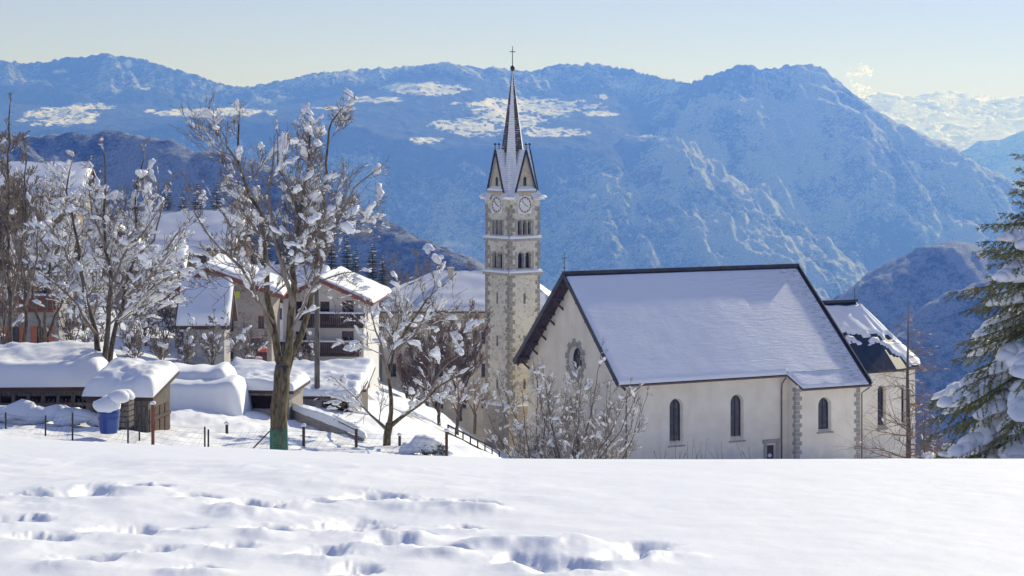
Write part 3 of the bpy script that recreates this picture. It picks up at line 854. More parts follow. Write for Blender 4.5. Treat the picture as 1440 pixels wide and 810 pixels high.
    m1 = MB(); fg.box(m1, W/2-1, W/2+1, 0, 3.5, -.45, -.35); md = m1.build('door', M['wood'], root)
    m2 = MB(); fg.box(m2, W/2-1.7, W/2+1.7, 3.75, 4.0, .01, 1.3); m2.build('door_canopy', M['dressed'], md)
    m2 = MB(); snow_slab(m2, [fg.p(W/2-1.7,4.0,1.3), fg.p(W/2+1.7,4.0,1.3), fg.p(W/2+1.7,4.0,.02), fg.p(W/2-1.7,4.0,.02)], .45, seed=3, nu=8, nv=5); m2.build('canopy_snow', M['snow'], md, True)
    # cornice under the eave
    mc = MB(); fw.box(mc, 0, 18.5, wz-.45, wz-.12, .004, .2); fc.box(mc, 0, cx1-cx0, ch-.4, ch-.1, .035, .22); mc.build('cornice', M['plaster'], root)
    # roof boards: near slope (with the lower chapel part) and far slope
    def rz(y): return H+sl*(y+oh) if y < W/2 else H+sl*(W+oh-y)
    x0, x1, xs = -og, Lr, 18.15
    yb = cy-.62
    xe = Lr+.35
    mr = MB()
    def slope(pts, th):
        top = [Vector(p) for p in pts]; bot = [p+Vector((0,0,-th)) for p in top]; return bot, top
    near_a = [(x0,-oh,rz(-oh)),(xs,-oh,rz(-oh)),(xs,W/2,rz(W/2)),(x0,W/2,rz(W/2))]
    near_b = [(xs,-oh,rz(-oh)),(xe-.1,-oh,rz(-oh)),(Lr,W/2,rz(W/2)),(xs,W/2,rz(W/2))]
    near_c = [(xs+.9,yb,rz(-oh)+sl*(yb+oh)),(xe,yb,rz(-oh)+sl*(yb+oh)),(xe-.1,-oh,rz(-oh)),(xs,-oh,rz(-oh))]
    far = [(Lr,W+oh,rz(W+oh)),(x0,W+oh,rz(W+oh)),(x0,W/2,rz(W/2)),(Lr,W/2,rz(W/2))]
    for q in (near_a, near_b, near_c, far):
        b, t = slope(q, .22); mr.hexa(b, t)
    roof = mr.build('roof', M['wood'], root)
    # dark ridge cap and verge trim
    mt = MB()
    mt.bar((x0-.05,W/2,rz(W/2)+.14), (Lr+.05,W/2,rz(W/2)+.14), .5, .34)
    e = Lr+.06
    mt.bar((Lr+.04,W/2,rz(W/2)+.08), (xe+.04,yb,rz(-oh)+sl*(yb+oh)+.08), .16, .42)
    mt.bar((x0-.03,W/2,rz(W/2)-.02), (x0-.03,-oh,rz(-oh)-.02), .1, .42)
    mt.bar((x0-.03,W/2,rz(W/2)-.06), (x0-.03,W+oh,rz(W+oh)-.06), .1, .5)
    mt.build('ridge_and_verge_trim', M['metal_roof'], roof)
    mgut = MB(); mgut.bar((x0+.3,-oh-.08,rz(-oh)-.16), (xs,-oh-.08,rz(-oh)-.16), .16, .14); mgut.bar((xs+.8,yb-.08,near_c[0][2]-.16), (xe,yb-.08,near_c[0][2]-.16), .16, .14)
    mgut.build('gutter', M['copper'], roof)
    # purlins with brackets under the gable overhang
    for i in range(6):
        t = (i+.35)/5.6
        for sgn in (1, -1):
            mpu = MB(); y = W/2+sgn*(W/2+.1)*t; z = rz(y)-.42
            mpu.bar((x0+.02,y,z), (.15,y,z), .26, .28)
            if i: mpu.bar((x0+.25,y,z-.1), (.05,y,z-1.15), .16, .18)
            mpu.build('purlin', M['wood'], roof)
    # rafters' board below the verge on the far side
    mpu = MB(); mpu.bar((x0+.45,W/2,rz(W/2)-.35), (x0+.45,W+oh,rz(W+oh)-.35), .14, .22)
    mpu.build('rafter', M['wood'], roof)
    # thin snow
    ms = MB()
    rr = .3
    snow_slab(ms, [(x0+.05,-oh-.02,rz(-oh)),(xs,-oh-.02,rz(-oh)),(xs,W/2-.35,rz(W/2-.35)),(x0+.05,W/2-.35,rz(W/2-.35))], .26, (1,0,1,1), 40, 26, .3, 4, .015)
    snow_slab(ms, [(xs,-oh,rz(-oh)),(xe-.4,-oh,rz(-oh)),(Lr-.32,W/2-.35,rz(W/2-.35)),(xs,W/2-.35,rz(W/2-.35))], .22, (0,1,1,0), 22, 26, .25, 5, .015)
    snow_slab(ms, [(xs+.9,yb-.02,rz(-oh)+sl*(yb+oh)),(xe-.3,yb-.02,rz(-oh)+sl*(yb+oh)),(xe-.4,-oh,rz(-oh)),(xs,-oh,rz(-oh))], .2, (1,1,0,1), 20, 6, .25, 6, .03)
    snow_slab(ms, [(Lr-.2,W+oh,rz(W+oh)),(x0+.1,W+oh,rz(W+oh)),(x0+.1,W/2+.35,rz(W/2+.35)),(Lr-.2,W/2+.35,rz(W/2+.35))], .25, (1,1,1,1), 26, 16, .25, 7, .03)
    ms.build('roof_snow', M['roof_snow'], roof, True)
    # downpipes
    downpipe(root, [(xs-.2,-oh-.1,rz(-oh)-.3),(xs-.35,-.25,rz(-oh)-.9),(xs-.35,-.16,H-1.6),(xs-.35,-.16,-1)])
    downpipe(root, [(1.0,-oh-.1,rz(-oh)-.3),(-.25,-.35,rz(-oh)-1.3),(-.25,-.25,H-2.4),(-.25,-.25,-1)])
    downpipe(root, [(xe-.2,yb,near_c[1][2]-.3),(cx1+.15,cy-.1,near_c[1][2]-.9),(cx1+.15,cy-.1,-1)])
    # apex cross
    mc = MB(); ax = (x0+.1, W/2, rz(W/2)+.3)
    mc.tube([ax, (ax[0],ax[1],ax[2]+1.9)], .035, 6); mc.bar((ax[0]-.28,ax[1]+.0,ax[2]+1.35), (ax[0]+.28,ax[1],ax[2]+1.35), .06, .07); mc.blob((ax[0],ax[1],ax[2]+.35), .12, .12, .12, random.Random(2), lump=0)
    mc.build('cross', M['iron'], root)
    # choir and apse
    hw = 6.5; yc = W/2; xa = 34.9; He = 34.2-24.75; rise2 = 6.6; o2 = .6
    pts = [(Lw+.02, yc-hw), (xa, yc-hw)]
    for k in range(1, 5):
        t = -PI/2+PI*k/5; pts.append((xa+hw*math.cos(t), yc+hw*math.sin(t)))
    pts += [(xa, yc+hw), (Lw+.02, yc+hw)]
    mb = MB(); wins = []
    for i in range(len(pts)-1):
        a, b = Vector((*pts[i], 0)), Vector((*pts[i+1], 0)); d = (b-a); n = Vector((d.y, -d.x, 0)).normalized()
        fa = Face(a, d, n); Ls = d.length; hl = []
        if i == 0: hl = [arch_loop(Ls-1.5, 1.1, 3.1, 7.7)]; wins.append((fa, Ls-1.5))
        if i in (1, 2, 4, 5): hl = [arch_loop(Ls/2, 1.1, 3.1, 7.7)]; wins.append((fa, Ls/2))
        wall_poly(mb, fa, rect_loop(0, Ls, -2, He+.1), hl, .55, .2)
    mb.build('apse_wall', M['plaster'], root)
    for fa, c in wins:
        arch_window(fa, c, 1.1, 3.1, 7.7, -.5)
    def off(p, k):
        v = Vector((p[0]-xa, p[1]-yc, 0)) if p[0] > xa-.01 else Vector((0, p[1]-yc, 0))
        v = v.normalized()*k; return (p[0]+v.x, p[1]+v.y)
    ev = [off(p, o2) for p in pts]
    mr = MB(); ms = MB(); md = MB()
    apex = Vector((xa-.2, yc, He+rise2)); zb = He-.1
    ri = Vector((Lw+.1, yc, He+rise2))
    def rp(p, t, c, dz=0):      # point on a roof plane between eave point p and top point c
        e_ = Vector((p[0], p[1], zb)); q = e_.lerp(c, t); q.z += dz; return q
    tops = [ri, apex] + [apex]*4 + [apex, ri]
    for i in range(len(ev)-1):
        a, b = ev[i], ev[i+1]; ta, tb = tops[i], tops[i+1]
        A, B_ = rp(a,0,ta), rp(b,0,tb)
        dn = Vector((0,0,-.25))
        if (ta-tb).length < .01: mr.v += [tuple(A),tuple(B_),tuple(ta),tuple(A+dn),tuple(B_+dn),tuple(ta+dn)]; n0=len(mr.v)-6; mr.f += [(n0,n0+1,n0+2),(n0+3,n0+5,n0+4),(n0,n0+3,n0+4,n0+1)]; mr.m += [0,0,0]
        else: mr.hexa([A+dn,B_+dn,tb+dn,ta+dn], [A,B_,tb,ta])
    aroof = mr.build('apse_roof', M['metal_roof'], root)
    # sliding snow: upper sheet, then a lower lobe, leaving an arched bare patch of dark metal
    NU, NV = 90, 60
    n0 = len(ms.v); vals = []
    per = [0]
    for i in range(len(ev)-1): per.append(per[-1]+math.hypot(ev[i+1][0]-ev[i][0], ev[i+1][1]-ev[i][1]))
    Ltot = per[-1]
    G_ = {}
    for iu in range(NU+1):
        s_ = Ltot*iu/NU
        k = max(i for i in range(len(per)-1) if per[i] <= s_+1e-6); f = (s_-per[k])/(per[k+1]-per[k]); f = min(1, f)
        e_ = Vector((*ev[k], zb)).lerp(Vector((*ev[k+1], zb)), f); tt = tops[k].lerp(tops[k+1], f)
        for iv in range(NV+1):
            t = iv/NV
            x = s_/per[1]       # 0..1 on the near straight side
            wob = .03*math.sin(s_*1.7)+.02*math.sin(s_*4.1+1)
            th = 1.0
            if t > .93: th = 0
            # crack between the upper and the lower sheet
            crk = .50+wob-.10*max(0, x-.5)
            if abs(t-crk) < .05+.02*math.sin(s_*2.3) and x < 1.75: th = 0
            # arched bare patch at the eave
            cxm = .72; arch = .40*math.sqrt(max(0, 1-((x-cxm)/.62)**2))+wob
            if t < arch and x < 1.33: th = 0
            z = .28+.07*math.sin(s_*.9+t*5)+.04*math.sin(s_*3+t*11)
            G_[iu, iv] = (e_.lerp(tt, t), th*z)
    idx = {}
    for iu in range(NU+1):
        for iv in range(NV+1):
            p, z = G_[iu, iv]
            if z > 0:
                zz = z*min(1, .35+.3*sum(1 for a, b in ((-1,0),(1,0),(0,-1),(0,1)) if G_.get((iu+a, iv+b), (0, 0))[1] > 0 ) - .0)
                idx[iu, iv] = len(ms.v); ms.v.append((p.x, p.y, p.z+min(zz, z)))
            else:
                idx[iu, iv] = len(ms.v); ms.v.append((p.x, p.y, p.z-.05))
    for iu in range(NU):
        for iv in range(NV):
            ks = [(iu,iv),(iu+1,iv),(iu+1,iv+1),(iu,iv+1)]
            if any(G_[k][1] > 0 for k in ks): ms.f.append(tuple(idx[k] for k in ks)); ms.m.append(0)
    ms.build('apse_roof_snow', M['snow'], aroof, True)
    mt = MB(); mt.bar((Lw,yc,He+rise2+.12), (xa-.1,yc,He+rise2+.12), .6, .3); mt.tube([(xa-.3,yc,He+rise2+.2),(xa-.3,yc,He+rise2+1.5)], .04, 5); mt.build('ridge_cap', M['metal_roof'], aroof)
    return root
build_church()

# ================================================================ the bell tower
def build_tower():
    S = 4.25; zg = -36.0; Yt = 223.0
    root = empty('bell_tower', ((716-720)/F*Yt, Yt, zg), R(38))
    tag(root, 'tall slender stone bell tower with clocks, paired belfry openings and pointed shingle spire', 'bell tower')
    def Z(py): return (HZ-py)/F*(Yt+1.5) - zg
    faces = [Face((0,0,0),(1,0,0),(0,-1,0)), Face((S,0,0),(0,1,0),(1,0,0)), Face((S,S,0),(-1,0,0),(0,1,0)), Face((0,S,0),(0,-1,0),(-1,0,0))]
    zl = Z(570); z1 = Z(383); z2 = Z(335); z3 = Z(272)
    mb = MB()
    c = S/2
    for f in faces:
        hl = []
        for (zb, zt) in ((Z(377), Z(353)), (Z(330), Z(308))):
            n_ = 2 if zb < Z(350) else 3
            wtot = 2.0; w = wtot/n_*.86
            for k in range(n_):
                a = c-wtot/2+wtot*(k+.5)/n_; hl.append(arch_loop(a, w, zb, zt-.1, 8))
        for (zb, zt) in ((Z(427), Z(412)), (Z(487), Z(472)), (Z(547), Z(533))): hl.append(rect_loop(c-.16, c+.16, zb, zt))
        wall_poly(mb, f, rect_loop(0, S, -3, z3), hl, .45)
    sh = mb.build('shaft', M['tower_stone'], root)
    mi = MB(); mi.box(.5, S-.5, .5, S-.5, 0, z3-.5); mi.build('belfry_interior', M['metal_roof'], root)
    # louvre / opening surrounds with columns
    for f in faces:
        for (zb, zt, n_) in ((Z(377), Z(353), 2), (Z(330), Z(308), 3)):
            mo = MB(); mcap = MB()
            wtot = 2.0; w = wtot/n_*.86
            lp = arch_loop(c, wtot+.35, zb-.02, zt+.35, 12)
            for k in range(n_):
                a = c-wtot/2+wtot*(k+.5)/n_
                lp = arch_loop(a, w+.16, zb, zt-.02, 10)
                li = arch_loop(a, w, zb, zt-.1, 10)
                for i in range(2, len(lp)-1):
                    mo.hexa([f.p(*li[i],.004),f.p(*lp[i],.004),f.p(*lp[i+1],.004),f.p(*li[i+1],.004)], [f.p(*li[i],.05),f.p(*lp[i],.05),f.p(*lp[i+1],.05),f.p(*li[i+1],.05)])
            f.box(mcap, c-wtot/2-.15, c+wtot/2+.15, zb-.16, zb-.01, .005, .12)
            f.box(mcap, c-wtot/2-.25, c-wtot/2-.08, zb, zt-.05, .005, .06); f.box(mcap, c+wtot/2+.08, c+wtot/2+.25, zb, zt-.05, .005, .06)
            for k in range(1, n_):
                a = c-wtot/2+wtot*k/n_
                p0, p1 = f.p(a, zb, -.0), f.p(a, zt-w*.62, -.0); mcap.tube([p0, p1], .085, 8)
                f.box(mcap, a-.15, a+.15, zt-w*.62, zt-w*.62+.14, -.15, .09)
            mo.build('arch_mouldings', M['dressed'], root); mcap.build('columns_and_sill', M['dressed'], root)
    for f in faces:
        mq = MB(); quoin(mq, f, 'l', 0, .5, Z(286), .5, .8, .45, .035); mq.build('quoins', simpleq, root); mq = MB(); quoin(mq, f, 'r', S, .7, Z(286), .5, .62, .34, .035)
        mq.build('quoins', simpleq, root)
    # string courses with snow
    for z, o in ((zl, .28), (z1, .24), (z2, .15)):
        m = MB(); m.box(-o, S+o, -o, S+o, z-.3, z); led = m.build('ledge', M['dressed'], root)
        m = MB()
        for f in faces: snow_slab(m, [f.p(-o,z,o+.05), f.p(S+o,z,o+.05), f.p(S+o-.3,z+.25,-.05), f.p(-o+.3,z+.25,-.05)], .16, (1,1,0,1), 8, 2, .1, int(z), .03)
        m.build('snow_cap', M['snow'], led, True)
    # wider masonry foot below the lowest ledge
    m = MB(); m.box(-.16, S+.16, -.16, S+.16, -3, zl-.3); m.build('foot', M['rubble'], root)
    # clocks
    zc = Z(288)
    for f in faces[:1]+faces[3:]+faces[1:3]:
        m = MB(); f.box(m, c-.92, c+.92, zc-.92, zc+.92, .004, .06); ck = m.build('clock', M['white'], root)
        m = MB(); ring(m, f, circ_loop(c, zc, .85, 32), .06, .06, .085)
        for k in range(12):
            t = 2*PI*k/12; a = (c+.75*math.sin(t), zc+.75*math.cos(t)); b = (c+.62*math.sin(t), zc+.62*math.cos(t)); m.bar(f.p(*a,.08), f.p(*b,.08), .05, .05)
        for (t, L_, w) in ((R(118), .45, .07), (R(-42), .62, .05)): m.bar(f.p(c,zc,.1), f.p(c+L_*math.sin(t), zc+L_*math.cos(t), .1), w, .04)
        m.build('dial_and_hands', M['iron'], ck)
    # gables above the clocks
    zE = Z(279); zG = Z(212); zA = zE+.2
    mg = MB(); mtrim = MB(); mgr = MB(); msn = MB(); zgb = Z(268)
    gw = 1.28
    oc = 1.30      # octagon circumradius of the spire at zG
    apexz = Z(97); ctr = Vector((c, c, 0))
    for fi, f in enumerate(faces):
        # gable wall
        A, B_, T = (c-gw, zE-.3), (c+gw, zE-.3), (c, zG-.05)
        for d0, d1 in ((-.25, .05),):
            mg.quad(f.p(*A,.05), f.p(*B_,.05), f.p(B_[0]-.0,zgb,.05), f.p(A[0]+.0,zgb,.05))
            mg.tri(f.p(A[0]+.0,zgb,.05), f.p(B_[0]-.0,zgb,.05), f.p(*T,.05))
        # snowy ledge between clock and gable
        ml = MB(); f.box(ml, c-gw-.1, c+gw+.1, zgb-.22, zgb, .055, .34); lo_ = ml.build('ledge', M['dressed'], root)
        ml = MB(); snow_slab(ml, [f.p(c-gw-.12,zgb,.38), f.p(c+gw+.12,zgb,.38), f.p(c+gw-.25,zgb+.35,.05), f.p(c-gw+.25,zgb+.35,.05)], .14, (1,1,0,1), 8, 3, .1, fi, .03); ml.build('snow_cap', M['snow'], lo_, True)
        # small arched opening in the gable
        lp = arch_loop(c, .42, zgb+.45, zgb+1.5, 8); mo2 = MB(); pane_poly(mo2, f, lp, .056); mo2.build('gable_opening', M['metal_roof'], root)
        # gable roof planes running back into the spire
        ov = .28
        Tp = f.p(c, zG+.12, ov); Tb = f.p(c, zG+.12, -c+.55)
        for sg in (-1, 1):
            E = f.p(c+sg*(gw+.16), zgb-.1, ov); Eb = f.p(c+sg*(gw+.16), zgb-.1, -c+.9)
            mgr.quad(Tp, Tb, Eb, E) if sg > 0 else mgr.quad(Tp, E, Eb, Tb)
            mtrim.bar(Tp+Vector((0,0,-.02)), E, .12, .2)
        mtrim.tube([Tp+Vector((0,0,-.1)), Tp+Vector((0,0,.45))], .05, 6); mtrim.blob(Tp+Vector((0,0,.55)), .17, .17, .17, random.Random(1), lump=0)
    mg.build('gable', M['cream_stone'], root)
    gr = mgr.build('gable_roof', M['spire_snow'], root)
    mtrim.build('verge_trim', M['metal_roof'], gr)
    # octagonal spire with sprocketed corners
    ms = MB(); msc = MB()
    def octp(r, z, k): t = R(22.5+45*k); return Vector((c+r*math.cos(t), c+r*math.sin(t), z))
    levels = [(oc, zG-.2), (oc*.62, zG+(apexz-zG)*.36), (oc*.3, zG+(apexz-zG)*.70), (.05, apexz)]
    for i in range(3):
        for k in range(8):
            a = octp(levels[i][0], levels[i][1], k); b = octp(levels[i][0], levels[i][1], k+1); d = octp(levels[i+1][0], levels[i+1][1], k); e = octp(levels[i+1][0], levels[i+1][1], k+1)
            corner = (k % 2 == 0)
            (msc if corner else ms).quad(a, b, e, d)
    # corner aprons: from each corner of the eave up to the spire
    ov = .42
    for k, (sx, sy) in enumerate(((1,1),(-1,1),(-1,-1),(1,-1))):
        e0 = Vector((c+sx*(c+ov), c+sy*(c+ov), zE-.12)); 
        m0 = Vector((c+sx*(c-.22), c+sy*(c-.22), zE+1.0))
        kk = k*2
        a = octp(oc, zG-.2, kk); b = octp(oc, zG-.2, kk+1)
        ex = Vector((c+sx*(gw*.72), c+sy*(c+ov*.9), zE-.12)); ey = Vector((c+sx*(c+ov*.9), c+sy*(gw*.72), zE-.12))
        exm = Vector((c+sx*(gw*.6), c+sy*(c-.2), zE+1.0)); eym = Vector((c+sx*(c-.2), c+sy*(gw*.6), zE+1.0))
        # two facets meeting on the corner line, split at the sprocket
        px_, py_ = (b, a) if sx*sy > 0 else (a, b)
        for lo, hi, loc_, hic in ((ex, exm, e0, m0), (ey, eym, e0, m0)):
            msc.quad(lo, loc_, hic, hi)
        midx = (px_+py_)/2
        near_x = px_ if abs((px_-exm).length) < abs((py_-exm).length) else py_
        near_y = py_ if near_x is px_ else px_
        msc.quad(exm, m0, midx, near_x); msc.quad(m0, eym, near_y, midx)
        # soffit
        msc.quad(e0, ex, Vector((c+sx*(gw*.72), c+sy*(c-.3), zE-.2)), Vector((c+sx*(c-.3), c+sy*(c-.3), zE-.2))); msc.quad(ey, e0, Vector((c+sx*(c-.3), c+sy*(c-.3), zE-.2)), Vector((c+sx*(c-.3), c+sy*(gw*.72), zE-.2)))
        mcs = MB()
        ctr_ = e0.lerp(m0, .35); mcs.blob((e0.x*.7+m0.x*.3, e0.y*.7+m0.y*.3, e0.z+.26), .75, .45, .22, random.Random(k), ang=math.atan2(sy, sx)+PI/2, lump=.1)
        mcs.build('snow_cap', M['snow'], root, True)
    sp = ms.build('spire', M['shingle'], root)
    msc.build('spire_snowy_facets', M['spire_snow'], sp)
    mb = MB(); mb.box(.1, S-.1, .1, S-.1, z3-.1, zE+.3); mb.build('spire_base', M['metal_roof'], sp)
    m = MB(); m.lathe([(.05,apexz-1.1),(.16,apexz-1.0),(.07,apexz-.7),(.06,apexz-.2),(.2,apexz-.1),(.27,apexz+.12),(.2,apexz+.34),(.05,apexz+.45),(.035,Z(64))], c, c, 12)
    zc2 = Z(72); 
    m.bar((c-.3*math.cos(R(38)),c+.3*math.sin(R(38)),zc2), (c+.3*math.cos(R(38)),c-.3*math.sin(R(38)),zc2), .07, .09)
    m.build('cross', M['iron'], sp, True)
simpleq = simple('quoin_stone', (0.20, 0.18, 0.15), (0.40, 0.37, 0.30), 2.5, 0.9, 0.4, 0.02)
M['cream_stone'] = simple('gable_masonry', (0.42, 0.37, 0.26), (0.58, 0.52, 0.38), 3, 0.9, 0.4, 0.02)
build_tower()

# ================================================================ houses
def chimney(roof, x, y, z0, z1, s=.5, mat='white'):
    m = MB(); m.box(x-s/2, x+s/2, y-s/2, y+s/2, z0, z1); m.box(x-s/2-.08, x+s/2+.08, y-s/2-.08, y+s/2+.08, z1, z1+.1)
    c = m.build('chimney', M[mat], roof)
    m = MB(); snow_slab(m, [(x-s/2-.1,y-s/2-.1,z1+.1),(x+s/2+.1,y-s/2-.1,z1+.1),(x+s/2+.1,y+s/2+.1,z1+.1),(x-s/2-.1,y+s/2+.1,z1+.1)], .4, nu=3, nv=3, rnd=.3, lump=.02)
def house(name, label, cat, px, Y, w, d, h, rise, rot=0.0, ridge='x', oh=.7, og=.6, wall='cream', roofm='wood', th=.5, z=None, wins=(), skew=0.0, group=None, gable='', balc=(), chims=(), snow='snow', seed=1, ext=2.0, fasc='wood', lump=.1):
    """front face is y=0; px,Y place its left front corner"""
    b = G(px, Y) if z is None else Vector(((px-720)/F*Y, Y, z))
    root = empty(name, b, R(rot)); tag(root, label, cat, group)
    fs = house_faces(w, d)
    hol = {k: [] for k in fs}
    for q in wins: hol[q[0]].append(rect_loop(q[1], q[1]+q[3], q[2], q[2]+q[4]))
    for k, f in fs.items():
        ww = w if k in ('front', 'back') else d
        gab = (ridge == 'y') == (k in ('front', 'back'))
        out = [(0,-ext),(ww,-ext),(ww,h)] + ([(ww/2+(skew if k=='front' else -skew if k=='back' else 0),h+rise)] if gab else []) + [(0,h)]
        m = MB(); wall_poly(m, f, out, hol[k], .2); m.build('wall', M[wall], root)
    for q in wins:
        frame = q[5] if len(q) > 5 else 'wood'; sh = q[6] if len(q) > 6 else None; nm = q[7] if len(q) > 7 else 'window'
        rect_window(root, fs[q[0]], q[1], q[2], q[3], q[4], frame, .18, True, sh, nm)
    m = MB(); sn = MB(); T = .16
    if ridge == 'x':
        s_ = rise/(d/2); zr = h+rise+.12; ze = h+.12-s_*oh
        near = [(-og,-oh,ze),(w+og,-oh,ze),(w+og,d/2,zr),(-og,d/2,zr)]; farq = [(w+og,d+oh,ze),(-og,d+oh,ze),(-og,d/2,zr),(w+og,d/2,zr)]
    else:
        rx = w/2+skew; sl = rise/rx; sr = rise/(w-rx); zr = h+rise+.12
        near = [(-oh,d+og,h+.12-sl*oh),(-oh,-og,h+.12-sl*oh),(rx,-og,zr),(rx,d+og,zr)]; farq = [(w+oh,-og,h+.12-sr*oh),(w+oh,d+og,h+.12-sr*oh),(rx,d+og,zr),(rx,-og,zr)]
    for q in (near, farq):
        roof_board(m, q, T)
    ro = m.build('roof', M[roofm], root)
    for i, q in enumerate((near, farq)):
        snow_slab(sn, q, th, (1,1,0,1), 20, 12, min(.45, th*1.1), seed*7+i, lump)
    sn.build('roof_snow', M[snow], ro, True)
    m = MB()
    if ridge == 'y':
        for q in (near, farq):
            a, b2 = (q[1], q[2]) if q is near else (q[0], q[3])
            m.bar((a[0],a[1]-.03,a[2]-.12), (b2[0],b2[1]-.03,b2[2]-.12), .06, .3)
    else:
        m.bar((-og,-oh-.03,near[0][2]-.1), (w+og,-oh-.03,near[0][2]-.1), .06, .24)
        for x in (-og-.03, w+og+.03):
            m.bar((x,-oh,near[0][2]-.1), (x,d/2,zr-.1), .06, .26)
    m.build('fascia', M[fasc], ro)
    # rafters' ends
    m = MB(); n = int((w if ridge == 'x' else d)/.9)
    for i in range(n+1):
        if ridge == 'x': x = -og+.15+(w+2*og-.3)*i/max(n,1); m.bar((x,-oh+.05,near[0][2]-.24), (x,.02,h-.12), .1, .12)
    if ridge == 'y':
        for k in range(5):
            for sg in (-1, 1):
                t = k/4.3; x = rx+(sg*(rx+oh*.6) if sg < 0 else (w-rx+oh*.6))*t; zz = h+rise-(sl if sg < 0 else sr)*abs(x-rx)-.14
                m.bar((x,-og+.05,zz), (x,.05,zz), .16, .2)
    if m.v: m.build('rafter_ends', M['redwood'], ro)
    for c in chims: chimney(ro, *c)
    for (a0, a1, zb, dep, mat) in balc:
        f = fs['front']; m = MB(); f.box(m, a0, a1, zb-.16, zb, .01, dep); bo = m.build('balcony', M[mat], root)
        m = MB()
        f.box(m, a0, a1, zb+.88, zb+.98, dep-.1, dep)
        n = int((a1-a0)/.16)
        for i in range(n): f.box(m, a0+i*.16+.01, a0+i*.16+.13, zb+.03, zb+.88, dep-.06, dep-.02)
        f.box(m, a0, a0+.06, zb, zb+.95, .02, dep-.1); f.box(m, a1-.06, a1, zb, zb+.95, .02, dep-.1)
        m.build('railing', M[mat], bo)
        m = MB(); f2 = [f.p(a0,zb+.98,dep+.04), f.p(a1,zb+.98,dep+.04), f.p(a1,zb+.98,dep-.16), f.p(a0,zb+.98,dep-.16)]
        snow_slab(m, f2, .14, (1,1,1,1), 8, 3, .08, 3, .04); m.build('rail_snow', M['snow'], bo, True)
    return root, ro, fs

def pw(px): return px/F   # metres per pixel per metre of distance

# balcony house
Yb = 165; k = Yb/F
house('balcony_house', 'white house with three tiers of dark wooden balconies and red brown eaves', 'house', 398, Yb, 6.5, 9, 7.6, 1.5, -4, 'y', .95, 1.3, 'white', 'redwood', .28, z=-20.6, skew=-.1, fasc='redwood',
      wins=[('front', 1.0, 5.75, .9, 1.55, 'redwood', None, 'balcony_door'), ('front', 3.0, 5.7, .75, 1.6, 'redwood', None, 'balcony_door'), ('front', 4.75, 5.65, .95, 1.75, 'redwood', None, 'balcony_door'),
            ('front', 1.0, 3.6, .9, 1.3, 'redwood'), ('front', 4.75, 3.35, .95, 1.6, 'redwood', None, 'balcony_door'), ('front', .9, .95, .9, 1.6, 'redwood', None, 'balcony_door'), ('front', 3.0, 1.1, .7, 1.35, 'redwood'), ('front', 4.75, .95, .95, 1.65, 'redwood', None, 'balcony_door'),
            ('right', 1.6, 5.7, .9, 1.2, 'redwood'), ('right', 1.6, 3.5, .9, 1.2, 'redwood'), ('front', 4.5, -.9, 1.2, .7)],
      balc=[(1.9, 6.6, 5.45, 1.1, 'wood'), (-.1, 6.3, 3.2, 1.2, 'wood'), (1.2, 7.0, .65, 1.25, 'wood')], chims=[(2.0, 3, 8.2, 9.6)], seed=2, ext=3.5)
# stone house with the gable
Ys = 152
house('stone_house', 'rubble stone house with wide shallow gable and orange brown verge boards', 'house', 246, Ys, 7.1, 10, 6.0, 1.75, 3, 'y', .9, .8, 'rubble', 'redwood', .42, z=-17.6, skew=-1.15, fasc='redwood',
      wins=[('front', 3.75, 3.1, .55, .9), ('front', 3.75, 1.1, .55, .95), ('front', 6.1, 3.3, .45, .95, 'redwood'), ('front', 5.55, .6, 1.2, 2.0, 'redwood'), ('front', 2.55, 6.4, .5, .6, 'wood'), ('front', 1.0, 3.0, .6, .9)], chims=[(4.4, 5, 7.0, 8.6)], seed=3, ext=3)
# white annex below it
house('plaster_annex', 'small pale plaster annex with deep snow on its roof against the stone house', 'house', 258, 140, 2.75, 4.2, 3.45, 1.9, 2, 'x', .65, .45, 'concrete', 'wood', .6, z=-15.9, seed=4, ext=2.5)
